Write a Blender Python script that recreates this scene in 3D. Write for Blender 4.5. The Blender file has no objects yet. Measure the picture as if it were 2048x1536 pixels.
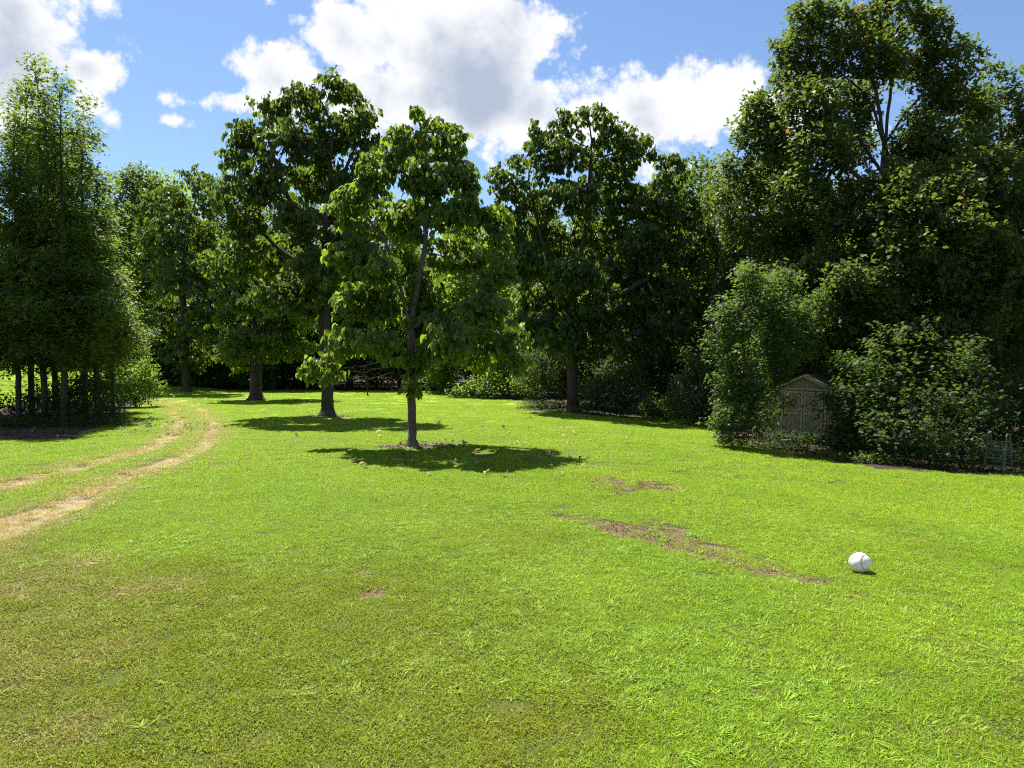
import bpy, bmesh, math
import numpy as np
from mathutils import Matrix, Vector, Euler

# ------------------------------------------------------------------ camera, sky, sun, exposure
sc = bpy.context.scene
C = sc.collection
F = 1420.0            # focal length in photograph pixels
CAMZ = 2.4
HOR = 735.0           # horizon row in the photograph

cam_d = bpy.data.cameras.new('camera')
cam_d.sensor_width = 36.0
cam_d.lens = 36.0 * F / 2048.0
cam_d.clip_start = 0.05
cam_d.clip_end = 4000.0
cam = bpy.data.objects.new('camera', cam_d)
C.objects.link(cam)
cam.location = (0, 0, CAMZ)
cam.rotation_euler = (math.radians(90) - math.atan((768 - HOR) / F), 0, 0)
sc.camera = cam

SUN_EL, SUN_AZ = math.radians(61), math.radians(-29)     # azimuth from +Y, negative = to the left
SUN_STRENGTH = 5.0
SKY_STRENGTH = 0.0525
EXPOSURE = 1.15

sc.view_settings.view_transform = 'Standard'
sc.view_settings.look = 'None'
sc.view_settings.gamma = 1.0
sc.view_settings.exposure = EXPOSURE
sc.view_settings.use_curve_mapping = False
sc.render.engine = 'CYCLES'
sc.cycles.max_bounces = 5
sc.cycles.diffuse_bounces = 1
sc.cycles.glossy_bounces = 2
sc.cycles.transmission_bounces = 4
sc.cycles.transparent_max_bounces = 4
sc.cycles.sample_clamp_indirect = 4.0
sc.cycles.sample_clamp_direct = 6.0
sc.cycles.pixel_filter_type = 'BLACKMAN_HARRIS'
sc.cycles.filter_width = 1.15
sc.cycles.use_denoising = False

sd = Vector((math.sin(SUN_AZ) * math.cos(SUN_EL), math.cos(SUN_AZ) * math.cos(SUN_EL), math.sin(SUN_EL)))
sun_d = bpy.data.lights.new('sun', 'SUN')
sun_d.energy = SUN_STRENGTH
sun_d.angle = math.radians(0.53)
sun_d.color = (1.0, 0.96, 0.88)
sun = bpy.data.objects.new('sun', sun_d)
C.objects.link(sun)
sun.rotation_euler = sd.to_track_quat('Z', 'Y').to_euler()
sun.location = sd * 60


class NT:
    """small helper for writing node trees"""
    def __init__(self, tree):
        self.t = tree
        tree.nodes.clear()

    def n(self, typ, **kw):
        nd = self.t.nodes.new(typ)
        for k, v in kw.items():
            setattr(nd, k, v)
        return nd

    def l(self, a, b):
        self.t.links.new(a, b)

    def put(self, sock, v):
        if isinstance(v, bpy.types.NodeSocket):
            self.l(v, sock)
        else:
            sock.default_value = v

    def m(self, op, a, b=None, c=None, clamp=False):
        nd = self.n('ShaderNodeMath', operation=op, use_clamp=clamp)
        self.put(nd.inputs[0], a)
        if b is not None:
            self.put(nd.inputs[1], b)
        if c is not None:
            self.put(nd.inputs[2], c)
        return nd.outputs[0]

    def vm(self, op, a, b=None):
        nd = self.n('ShaderNodeVectorMath', operation=op)
        self.put(nd.inputs[0], a)
        if b is not None:
            self.put(nd.inputs[1], b)
        return nd.outputs['Value'] if op in ('LENGTH', 'DOT_PRODUCT', 'DISTANCE') else nd.outputs[0]

    def mix(self, f, a, b, blend='MIX'):
        nd = self.n('ShaderNodeMix', data_type='RGBA', blend_type=blend)
        self.put(nd.inputs[0], f)
        self.put(nd.inputs[6], a if isinstance(a, bpy.types.NodeSocket) else (*a, 1))
        self.put(nd.inputs[7], b if isinstance(b, bpy.types.NodeSocket) else (*b, 1))
        return nd.outputs[2]

    def ss(self, v, lo, hi, a=0.0, b=1.0):
        nd = self.n('ShaderNodeMapRange', interpolation_type='SMOOTHSTEP')
        self.put(nd.inputs[0], v)
        nd.inputs[1].default_value = lo
        nd.inputs[2].default_value = hi
        nd.inputs[3].default_value = a
        nd.inputs[4].default_value = b
        return nd.outputs[0]

    def noise(self, vec, scale, detail=4.0, rough=0.55, dist=0.0):
        nd = self.n('ShaderNodeTexNoise')
        if vec is not None:
            self.put(nd.inputs['Vector'], vec)
        nd.inputs['Scale'].default_value = scale
        nd.inputs['Detail'].default_value = detail
        nd.inputs['Roughness'].default_value = rough
        nd.inputs['Distortion'].default_value = dist
        return nd.outputs[0]


def pdir(px, py):
    v = Vector(((px - 1024) / F, 1.0, (HOR - py) / F))
    return v.normalized()


def build_world():
    w = bpy.data.worlds.new('World')
    sc.world = w
    w.use_nodes = True
    N = NT(w.node_tree)
    out = N.n('ShaderNodeOutputWorld')
    bg = N.n('ShaderNodeBackground')
    N.l(bg.outputs[0], out.inputs[0])
    sky = N.n('ShaderNodeTexSky', sky_type='NISHITA')
    sky.sun_disc = False
    sky.sun_elevation = SUN_EL
    sky.sun_rotation = SUN_AZ
    sky.air_density = 1.0
    sky.dust_density = 0.25
    sky.ozone_density = 3.0
    tc = N.n('ShaderNodeTexCoord')
    p = tc.outputs['Generated']
    # cumulus: soft masses in the sky, edges broken up by billowing noise
    masses = [  # px, py, half width, half height, weight
        (880, 85, 235, 140, 1.0), (690, 75, 90, 95, .95), (1010, 90, 135, 125, 1.0), (565, 165, 110, 70, .95),
        (475, 205, 52, 34, .7), (780, 200, 230, 85, .85), (1000, 215, 165, 100, .95), (1290, 220, 190, 88, .95),
        (1440, 215, 150, 82, .9), (1180, 245, 110, 75, .85), (1600, 250, 110, 70, .7),
        (15, 60, 150, 120, 1.0), (-80, 150, 170, 120, .95), (182, 140, 62, 55, .85), (190, 220, 48, 42, .6),
        (335, 198, 44, 14, .45), (350, 246, 30, 13, .5), (720, -60, 200, 90, .9), (1330, 330, 60, 20, .3)]
    f = None
    for (x, y, rx, ry, wgt) in masses:
        c = pdir(x, y)
        d = N.vm('SUBTRACT', p, tuple(c))
        d = N.vm('MULTIPLY', d, (F / rx, F / rx, F / ry))
        ln = N.vm('LENGTH', d)
        v = N.m('MULTIPLY_ADD', ln, -wgt, wgt)
        if f is None:
            f = v
        else:
            nd = N.n('ShaderNodeMath', operation='SMOOTH_MAX')
            N.l(f, nd.inputs[0]); N.l(v, nd.inputs[1]); nd.inputs[2].default_value = 0.15
            f = nd.outputs[0]
    fb = N.noise(p, 11.0, 9.0, 0.62)
    vo = N.n('ShaderNodeTexVoronoi', feature='F1')
    N.put(vo.inputs['Vector'], p)
    vo.inputs['Scale'].default_value = 26.0
    vo.inputs['Detail'].default_value = 4.0
    vo.inputs['Roughness'].default_value = 0.6
    bil = N.m('SUBTRACT', 0.45, vo.outputs['Distance'])
    # the rest of the dome carries the same kind of scattered cumulus
    sep = N.n('ShaderNodeSeparateXYZ'); N.l(p, sep.inputs[0])
    gen = N.noise(p, 2.6, 3.0, 0.5)
    genf = N.m('MULTIPLY_ADD', gen, 5.0, -2.75)
    away = N.ss(sep.outputs[1], 0.80, 0.45)
    genf = N.m('SUBTRACT', N.m('MULTIPLY', genf, away), N.m('MULTIPLY', N.m('SUBTRACT', 1.0, away), 4.0))
    low = N.ss(sep.outputs[2], 0.0, 0.12)
    genf = N.m('SUBTRACT', genf, N.m('MULTIPLY', N.m('SUBTRACT', 1.0, low), 3.0))
    f = N.m('MAXIMUM', f, genf)
    core = N.ss(f, 0.30, 0.85, 1.0, 0.45)
    dens = N.m('MULTIPLY_ADD', fb, 1.5, -0.75)
    dens = N.m('MULTIPLY_ADD', bil, 0.6, dens)
    dens = N.m('ADD', N.m('MULTIPLY_ADD', dens, core, f), 0.40)
    alpha = N.ss(dens, 0.02, 0.44)
    # thick parts of a back-lit cloud are grey, thin rims are white
    fb2 = N.noise(N.vm('ADD', p, (0.02, 0, 0.035)), 7.0, 7.0, 0.6)
    thick = N.m('ADD', f, N.m('MULTIPLY_ADD', fb2, 4.2, -2.25))
    g1 = None
    for (x, y, rx, ry, wgt) in [(860, 190, 240, 130, 1.1), (760, 110, 110, 120, .7), (1080, 240, 100, 70, .6), (30, 110, 150, 140, 1.1), (1380, 262, 170, 40, .35)]:
        d = N.vm('MULTIPLY', N.vm('SUBTRACT', p, tuple(pdir(x, y))), (F / rx, F / rx, F / ry))
        v = N.m('MAXIMUM', N.m('MULTIPLY_ADD', N.vm('LENGTH', d), -wgt, wgt), 0.0)
        g1 = v if g1 is None else N.m('MAXIMUM', g1, v)
    g1 = N.m('MAXIMUM', g1, N.m('MULTIPLY', N.m('MAXIMUM', genf, 0.0), 0.6))
    gr = N.ss(N.m('ADD', N.m('MULTIPLY', thick, 0.75), N.m('MULTIPLY', g1, .75)), 0.25, 1.35)
    cc = N.mix(gr, (8.7, 8.8, 9.0), (4.1, 4.8, 6.0))
    skyc = N.mix(1.0, sky.outputs[0], (1.24, 1.30, 1.38), 'MULTIPLY')
    col = N.mix(alpha, skyc, cc)
    N.l(col, bg.inputs[0])
    bg.inputs[1].default_value = SKY_STRENGTH
    w.cycles.sampling_method = 'MANUAL'
    w.cycles.sample_map_resolution = 512


build_world()

# ------------------------------------------------------------------ helpers
RNG = np.random.default_rng(7)


def at(px, py, d):
    """world point that stands d metres in front of the camera, seen at a photograph pixel"""
    return np.array(((px - 1024) / F * d, d, CAMZ - (py - HOR) / F * d))


def smooth(x, a, b):
    t = np.clip((x - a) / (b - a), 0, 1)
    return t * t * (3 - 2 * t)


def hz(x, y):
    """height of the ground"""
    x = np.asarray(x, float); y = np.asarray(y, float)
    s = np.log1p(np.exp(np.clip((x - 2.5) / 1.2, -30, 30))) * 1.2
    z = -0.066 * np.minimum(s, 22)
    z = z + 3.6 * smooth(-x, 24, 70) * smooth(y, 30, 75)
    z = z + 0.025 * np.sin(x * 0.55 + 1.3) * np.sin(y * 0.43) + 0.012 * np.sin(x * 1.9 + y * 1.1)
    return z


def gpt(px, py):
    """ground point under a photograph pixel (below the horizon)"""
    d = CAMZ * F / (py - HOR)
    for _ in range(12):
        x = (px - 1024) / F * d
        d = 0.5 * d + 0.5 * (CAMZ - float(hz(x, d))) * F / (py - HOR)
    return np.array(((px - 1024) / F * d, d))


def mesh_np(name, verts, faces=None, tris=None, quads=None, mat=None, smooth_shade=False):
    me = bpy.data.meshes.new(name)
    verts = np.asarray(verts, np.float32)
    if faces is not None:
        me.from_pydata(verts.tolist(), [], faces)
    else:
        loops, starts = [], []
        n = 0
        if tris is not None and len(tris):
            t = np.asarray(tris, np.int32); loops.append(t.ravel()); starts.append(np.arange(len(t)) * 3 + n); n += t.size
        if quads is not None and len(quads):
            q = np.asarray(quads, np.int32); loops.append(q.ravel()); starts.append(np.arange(len(q)) * 4 + n); n += q.size
        L = np.concatenate(loops); S = np.concatenate(starts).astype(np.int32)
        me.vertices.add(len(verts)); me.vertices.foreach_set('co', verts.ravel())
        me.loops.add(len(L)); me.loops.foreach_set('vertex_index', L)
        me.polygons.add(len(S)); me.polygons.foreach_set('loop_start', S)
        me.update(calc_edges=True)
    if mat is not None:
        me.materials.append(mat)
    if smooth_shade:
        me.polygons.foreach_set('use_smooth', np.ones(len(me.polygons), bool))
    return me


def link(name, data, parent=None, loc=None, rot=None):
    o = bpy.data.objects.new(name, data)
    C.objects.link(o)
    if parent is not None:
        o.parent = parent
    if loc is not None:
        o.location = loc
    if rot is not None:
        o.rotation_euler = rot
    return o


def tag(o, label=None, cat=None, group=None, kind=None):
    if label: o['label'] = label
    if cat: o['category'] = cat
    if group: o['group'] = group
    if kind: o['kind'] = kind
    return o


def attr(me, name, vals):
    a = me.attributes.new(name, 'FLOAT', 'POINT')
    a.data.foreach_set('value', np.asarray(vals, np.float32))


# ------------------------------------------------------------------ materials
def new_mat(name):
    m = bpy.data.materials.new(name)
    m.use_nodes = True
    return m, NT(m.node_tree)


def leaf_mat(name, ca, cb, tr, trans=0.38, rough=0.42, spec=0.5, rare=None):
    m, N = new_mat(name)
    out = N.n('ShaderNodeOutputMaterial')
    g = N.n('ShaderNodeNewGeometry')
    r = g.outputs['Random Per Island']
    oi = N.n('ShaderNodeObjectInfo')
    nz = N.noise(g.outputs['Position'], 0.45, 2.0)
    f = N.m('ADD', N.m('MULTIPLY', r, 0.7), N.m('MULTIPLY_ADD', nz, 1.0, -0.35), clamp=True)
    col = N.mix(f, ca, cb)
    hs = N.n('ShaderNodeHueSaturation')
    N.l(col, hs.inputs['Color'])
    N.l(N.m('MULTIPLY_ADD', oi.outputs['Random'], 0.03, 0.485), hs.inputs['Hue'])
    N.l(N.m('MULTIPLY_ADD', N.m('FRACT', N.m('MULTIPLY', r, 17.3)), 0.7, 0.65), hs.inputs['Value'])
    col = hs.outputs[0]
    tcol = N.mix(f, tr, tuple(v * 1.25 for v in tr))
    if rare is not None:
        k = N.m('GREATER_THAN', N.m('FRACT', N.m('MULTIPLY', r, 43.7)), 1 - rare[1])
        col = N.mix(k, col, rare[0])
        tcol = N.mix(k, tcol, tuple(v * 1.3 for v in rare[0]))
    pb = N.n('ShaderNodeBsdfPrincipled')
    N.l(col, pb.inputs['Base Color'])
    pb.inputs['Roughness'].default_value = rough
    pb.inputs['Specular IOR Level'].default_value = spec
    t = N.n('ShaderNodeBsdfTranslucent')
    N.l(tcol, t.inputs[0])
    mx = N.n('ShaderNodeMixShader')
    mx.inputs[0].default_value = trans
    N.l(pb.outputs[0], mx.inputs[1]); N.l(t.outputs[0], mx.inputs[2])
    N.l(mx.outputs[0], out.inputs[0])
    return m


def simple_mat(name, ca, cb, scale=6.0, rough=0.85, bump=0.0, stretch=(1, 1, 1), detail=6.0, spec=0.3):
    m, N = new_mat(name)
    out = N.n('ShaderNodeOutputMaterial')
    pb = N.n('ShaderNodeBsdfPrincipled')
    tc = N.n('ShaderNodeTexCoord')
    v = N.vm('MULTIPLY', tc.outputs['Object'], stretch)
    nz = N.noise(v, scale, detail, 0.65)
    N.l(N.mix(N.ss(nz, 0.3, 0.7), ca, cb), pb.inputs['Base Color'])
    pb.inputs['Roughness'].default_value = rough
    pb.inputs['Specular IOR Level'].default_value = spec
    if bump:
        b = N.n('ShaderNodeBump')
        b.inputs['Strength'].default_value = 1.0
        b.inputs['Distance'].default_value = bump
        N.l(nz, b.inputs['Height'])
        N.l(b.outputs[0], pb.inputs['Normal'])
    N.l(pb.outputs[0], out.inputs[0])
    return m


M = {}
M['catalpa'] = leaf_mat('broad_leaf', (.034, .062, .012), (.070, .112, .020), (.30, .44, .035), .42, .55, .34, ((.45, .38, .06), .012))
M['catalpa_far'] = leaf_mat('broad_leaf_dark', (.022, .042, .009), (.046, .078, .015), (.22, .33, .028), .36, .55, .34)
M['gum'] = leaf_mat('star_leaf', (.024, .046, .010), (.050, .086, .015), (.25, .37, .028), .38, .55, .3)
M['oak'] = leaf_mat('oak_leaf', (.024, .040, .010), (.054, .078, .016), (.20, .29, .03), .34, .55, .3, ((.32, .17, .04), .015))
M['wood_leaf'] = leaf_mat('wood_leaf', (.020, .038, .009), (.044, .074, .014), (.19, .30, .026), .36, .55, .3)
M['wood_light'] = leaf_mat('wood_leaf_painted_sun', (.040, .070, .012), (.074, .122, .020), (.32, .48, .038), .42, .55, .3)  # lighter copy of the wood leaf: sunlight put into the colour
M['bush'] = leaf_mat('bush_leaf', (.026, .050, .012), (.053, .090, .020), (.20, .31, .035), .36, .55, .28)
M['bush_dark'] = leaf_mat('bush_leaf_deep_shade', (.018, .034, .009), (.038, .062, .015), (.13, .20, .025), .30, .6, .2)  # darkest copy of the bush leaf: undergrowth shade put into the colour
M['bush_mid'] = leaf_mat('bush_leaf_painted_shade', (.021, .040, .010), (.044, .074, .017), (.16, .25, .03), .34, .58, .2)  # bush leaf toned down, painting in the oak's shade on the shrubs
M['vine'] = leaf_mat('vine_leaf', (.020, .036, .010), (.042, .064, .015), (.14, .21, .025), .30, .46, .42)
M['bark'] = simple_mat('bark', (.030, .023, .017), (.090, .072, .055), 7.0, .95, .03, (2.2, 2.2, .5))
M['bark_pale'] = simple_mat('pale_bark', (.060, .048, .036), (.150, .120, .090), 7.0, .95, .02, (2.2, 2.2, .5))
M['twig'] = simple_mat('dead_twig', (.035, .028, .02), (.07, .055, .04), 5.0, .95)


def lawn_color(N, dry, moss):
    """shared colour of grass seen from above: world position noise and two masks"""
    g = N.n('ShaderNodeNewGeometry')
    p = g.outputs['Position']
    n1 = N.noise(p, 0.35, 3.0)
    n2 = N.noise(p, 2.3, 4.0)
    col = N.mix(N.ss(n1, 0.35, 0.65), (.214, .330, .016), (.254, .355, .018))
    col = N.mix(N.m('MULTIPLY', N.ss(n2, 0.45, 0.75), 0.30), col, (.160, .265, .016))
    col = N.mix(N.m('MULTIPLY', moss, 0.85), col, (.230, .262, .018))
    col = N.mix(dry, col, (.38, .29, .12))
    return col, g


def grass_mat(name, light=1.0, tint=(1, 1, 1)):
    m, N = new_mat(name)
    out = N.n('ShaderNodeOutputMaterial')
    a1 = N.n('ShaderNodeAttribute', attribute_type='INSTANCER', attribute_name='dry')
    a2 = N.n('ShaderNodeAttribute', attribute_type='INSTANCER', attribute_name='moss')
    col, g = lawn_color(N, a1.outputs['Fac'], a2.outputs['Fac'])
    r = g.outputs['Random Per Island']
    hs = N.n('ShaderNodeHueSaturation')
    N.l(N.mix(N.m('SUBTRACT', 1.0, a1.outputs['Fac'], clamp=True), col, tint, 'MULTIPLY'), hs.inputs['Color'])
    N.l(N.m('MULTIPLY_ADD', r, 0.05, 0.475), hs.inputs['Hue'])
    N.l(N.m('MULTIPLY_ADD', N.m('FRACT', N.m('MULTIPLY', r, 13.7)), 1.15 * light, 0.42 * light), hs.inputs['Value'])
    k = N.m('GREATER_THAN', N.m('FRACT', N.m('MULTIPLY', r, 29.3)), 0.965)
    c2 = N.mix(k, hs.outputs[0], (.26, .20, .09))
    pb = N.n('ShaderNodeBsdfPrincipled')
    N.l(c2, pb.inputs['Base Color'])
    pb.inputs['Roughness'].default_value = 0.55
    pb.inputs['Specular IOR Level'].default_value = 0.14
    t = N.n('ShaderNodeBsdfTranslucent')
    N.l(N.mix(1.0, c2, (1.7, 1.75, 1.2), 'MULTIPLY'), t.inputs[0])
    mx = N.n('ShaderNodeMixShader'); mx.inputs[0].default_value = 0.36
    N.l(pb.outputs[0], mx.inputs[1]); N.l(t.outputs[0], mx.inputs[2])
    N.l(mx.outputs[0], out.inputs[0])
    return m


def ground_mat():
    m, N = new_mat('ground')
    out = N.n('ShaderNodeOutputMaterial')
    A = lambda nm: N.n('ShaderNodeAttribute', attribute_name=nm).outputs['Fac']
    dry, moss, soil, litter, track = A('dry'), A('moss'), A('soil'), A('litter'), A('track')
    col, g = lawn_color(N, dry, moss)
    p = g.outputs['Position']
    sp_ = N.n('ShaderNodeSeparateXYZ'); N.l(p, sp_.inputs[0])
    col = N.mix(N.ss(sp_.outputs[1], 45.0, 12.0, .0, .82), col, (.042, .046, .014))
    fine = N.noise(p, 22.0, 5.0, 0.7)
    blade = N.noise(N.vm('MULTIPLY', p, (1, .6, 1)), 60.0, 3.0, 0.7)
    col = N.mix(N.m('MULTIPLY', N.ss(fine, 0.4, 0.7), 0.40), col, (.075, .100, .014))
    col = N.mix(N.m('MULTIPLY', N.ss(blade, 0.5, 0.75), 0.35), col, (.26, .34, .03))
    rag = N.m('ADD', N.m('MULTIPLY_ADD', N.noise(p, 6.0, 6.0, 0.75), 1.5, -0.75), N.m('MULTIPLY_ADD', N.noise(p, 31.0, 3.0, 0.7), 1.6, -0.8))
    sk = N.ss(N.m('ADD', soil, N.m('MULTIPLY', rag, .75)), 0.22, 0.55)
    soilc = N.mix(N.ss(fine, .3, .7), (.075, .054, .024), (.215, .160, .080))
    col = N.mix(sk, col, soilc)
    tk = N.ss(N.m('ADD', track, N.m('MULTIPLY', rag, .4)), 0.20, 0.70)
    strw = N.mix(N.ss(N.noise(p, 40.0, 4.0, .8), .35, .65), (.18, .138, .066), (.40, .325, .165))
    col = N.mix(tk, col, strw)
    lit = N.mix(N.ss(N.noise(p, 14.0, 5.0, .7), .35, .7), (.030, .022, .014), (.085, .058, .034))
    col = N.mix(N.ss(N.m('ADD', litter, N.m('MULTIPLY', rag, .7)), 0.35, 0.65), col, lit)
    pb = N.n('ShaderNodeBsdfPrincipled')
    N.l(col, pb.inputs['Base Color'])
    pb.inputs['Roughness'].default_value = 0.9
    pb.inputs['Specular IOR Level'].default_value = 0.15
    b = N.n('ShaderNodeBump'); b.inputs['Strength'].default_value = 0.9; b.inputs['Distance'].default_value = 0.03
    N.l(N.m('ADD', fine, N.m('MULTIPLY', blade, 0.5)), b.inputs['Height'])
    N.l(b.outputs[0], pb.inputs['Normal'])
    N.l(pb.outputs[0], out.inputs[0])
    return m


M['ground'] = ground_mat()
M['grass'] = grass_mat('grass_blade')
M['crab'] = grass_mat('crab_grass', 1.02, (1.0, 1.02, 1.9))
M['moss_leaf'] = grass_mat('moss_leaf', 0.85, (.92, .92, .9))

M['clod'] = leaf_mat('soil_crumb', (.12, .092, .042), (.30, .235, .115), (.10, .07, .04), .05, .9, .1)

# ------------------------------------------------------------------ ground and its masks
def polyline_dist(X, Y, pts):
    pts = np.asarray(pts, float)
    best = np.full(X.shape, 1e9); tt = np.zeros(X.shape)
    for i in range(len(pts) - 1):
        a, b = pts[i], pts[i + 1]
        ab = b - a
        t = np.clip(((X - a[0]) * ab[0] + (Y - a[1]) * ab[1]) / (ab @ ab), 0, 1)
        d = np.hypot(X - a[0] - t * ab[0], Y - a[1] - t * ab[1])
        k = d < best
        best[k] = d[k]; tt[k] = (i + t)[k]
    return best, tt


def inside(X, Y, poly):
    r = np.zeros(X.shape, bool)
    n = len(poly)
    for i in range(n):
        x0, y0 = poly[i]; x1, y1 = poly[(i + 1) % n]
        if y0 == y1: continue
        c = ((y0 > Y) != (y1 > Y)) & (X < (x1 - x0) * (Y - y0) / (y1 - y0) + x0)
        r ^= c
    return r


R_RUT = [gpt(*q) for q in [(-420, 1250), (-200, 1125), (33, 1040), (110, 1017), (187, 982), (233, 958), (300, 937), (350, 918), (400, 897), (424, 872), (430, 849), (413, 829), (393, 815), (362, 803), (325, 795)]]
L_RUT = [gpt(*q) for q in [(-420, 1085), (-200, 1020), (10, 972), (57, 957), (117, 945), (173, 928), (233, 913), (283, 902), (323, 882), (350, 862), (360, 845), (352, 829), (340, 815), (325, 805), (295, 797)]]
R_W = [.8, .75, .62, .52, .46, .40, .36, .34, .32, .32, .32, .32, .3, .3, .25]
L_W = [.44, .44, .44, .44, .42, .40, .38, .36, .34, .34, .32, .32, .3, .28, .25]
STREAK = [gpt(*q) for q in [(1120, 1032), (1200, 1048), (1290, 1070), (1400, 1097), (1500, 1130), (1560, 1146), (1650, 1172), (1800, 1222), (1960, 1256)]]
LAWN = [gpt(*q) for q in [(-700, 1700), (-700, 905), (0, 882), (150, 880), (225, 845), (262, 820), (318, 798), (325, 781), (520, 779), (880, 782), (905, 793), (1035, 801), (1100, 822), (1190, 832), (1290, 836), (1400, 842), (1432, 850), (1428, 884), (1500, 897), (1640, 917), (1750, 939), (1900, 947), (2048, 952), (2700, 960), (2700, 1700)]]
FIELD = [(-34, 38), (-28, 60), (-46, 140), (-220, 140), (-220, 20), (-60, 27)]       # meadow beyond the left grove

PATCH = [(1210, 962, .5), (1250, 946, .3), (1240, 978, .42), (1305, 972, .45), (1330, 975, .3), (745, 1190, .20), (725, 1150, .16), (1330, 1058, .4), (1130, 1015, .15), (1850, 1080, .16), (1810, 1062, .14), (1900, 1050, .12), (1475, 955, .1), (1990, 1135, .12), (880, 1080, .1), (1000, 1250, .08), (930, 1350, .08)]
DRYP = [(30, 1290, .7), (190, 1310, .35), (60, 1180, .6), (130, 1130, .6), (90, 1480, .4), (250, 1180, .4), (350, 1170, .3), (-100, 1350, .9)]


def vnoise(x, y, s, seed=0):
    """cheap smooth value noise"""
    r = np.random.default_rng(seed + 100).random((64, 64))
    u = x * s; v = y * s
    i = np.floor(u).astype(int); j = np.floor(v).astype(int)
    fu = u - i; fv = v - j
    fu = fu * fu * (3 - 2 * fu); fv = fv * fv * (3 - 2 * fv)
    g = lambda a, b: r[a % 64, b % 64]
    return (g(i, j) * (1 - fu) + g(i + 1, j) * fu) * (1 - fv) + (g(i, j + 1) * (1 - fu) + g(i + 1, j + 1) * fu) * fv


def masks(X, Y):
    n1 = vnoise(X, Y, 0.5, 1); n2 = vnoise(X, Y, 1.7, 2); n3 = vnoise(X, Y, 5.0, 3)
    dr, tr = polyline_dist(X, Y, R_RUT); dl, tl = polyline_dist(X, Y, L_RUT)
    wr = np.interp(tr, np.arange(len(R_W)), R_W); wl = np.interp(tl, np.arange(len(L_W)), L_W)
    jit = 0.9 + 0.2 * n3
    track = np.maximum(1 - smooth(dr, wr * .35, wr * 1.25 * jit), 1 - smooth(dl, wl * .35, wl * 1.25 * jit))
    halo = np.maximum(1 - smooth(dr, wr * .8, wr * 2.2 + .2), 1 - smooth(dl, wl * .8, wl * 2.0 + .15))
    ds, ts = polyline_dist(X, Y, STREAK)
    ws = np.interp(ts, np.arange(9), [.20, .42, .58, .56, .40, .24, .12, .03, .02])
    soil = (1 - smooth(ds, ws * .3, ws * 1.5)) * (0.35 + 0.75 * n2)
    for (px, py, r) in PATCH:
        c = gpt(px, py)
        e = np.hypot((X - c[0]), (Y - c[1]) * (.75 if py > 1000 else .5))
        soil = np.maximum(soil, (1 - smooth(e, r * .3, r * 1.4)) * (.45 + .6 * n3))
    hole = smooth(vnoise(X, Y, 7.3, 31) * .7 + vnoise(X, Y, 2.1, 32) * .4, .86, .98) * (1 - smooth(Y, 12, 18))
    soil = np.maximum(soil, hole * .3)
    dry = halo * (.25 + .5 * n2)
    for (px, py, r) in DRYP:
        c = gpt(px, py)
        dry = np.maximum(dry, (1 - smooth(np.hypot(X - c[0], Y - c[1]), r * .2, r * 1.5)) * n3 * .75)
    moss = smooth(n1 * .9 + n2 * .35 + 0.55 * (1 - smooth(X, -3.5, 2.2)) * (1 - smooth(Y, 5.5, 11.5)), .75, 1.15)
    moss = np.maximum(moss * (1 - .85 * smooth(Y, 7, 12)), (1 - smooth(np.hypot(X + 2.2, (Y - 6) * .8), 1.2, 3.6)) * .75)
    lawn = inside(X, Y, LAWN) | inside(X, Y, FIELD)
    litter = np.where(lawn, 0.0, 1.0)
    for (px, py, rx, ry) in [(838, 892, 1.3, .9), (655, 832, 1.5, 1.2), (512, 800, 1.3, 1.0), (1120, 822, 3.0, 2.2)]:
        c = gpt(px, py)
        e = np.hypot((X - c[0]) / rx, (Y - c[1]) / ry)
        litter = np.maximum(litter, (1 - smooth(e, .5, 1.15)) * (.6 + .6 * n3))
    return dict(track=track, soil=np.clip(soil, 0, 1), dry=np.clip(dry, 0, 1), moss=np.clip(moss, 0, 1), litter=np.clip(litter, 0, 1))


def axis(lo, hi, step, far_lo, far_hi, g=1.13):
    a = list(np.arange(lo, hi + 1e-6, step))
    s, v = step, hi
    while v < far_hi:
        s *= g; v += s; a.append(v)
    s, v = step, lo
    while v > far_lo:
        s *= g; v -= s; a.insert(0, v)
    return np.array(a)


gx = axis(-17, 17, .13, -900, 900)
gy = axis(2.0, 27, .13, -300, 1800)
GX, GY = np.meshgrid(gx, gy)
GZ = hz(GX, GY)
mk = masks(GX, GY)
GZ = GZ - 0.08 * mk['track'] - 0.02 * mk['soil']
nx, ny = len(gx), len(gy)
idx = np.arange(nx * ny).reshape(ny, nx)
q = np.stack([idx[:-1, :-1], idx[:-1, 1:], idx[1:, 1:], idx[1:, :-1]], -1).reshape(-1, 4)
gme = mesh_np('ground', np.stack([GX, GY, GZ], -1).reshape(-1, 3), quads=q, mat=M['ground'], smooth_shade=True)
for k, v in mk.items():
    attr(gme, k, v.ravel())
tag(link('ground', gme), 'mown green lawn with mossy and bare patches and a worn wheel track', None, None, 'structure')

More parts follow.
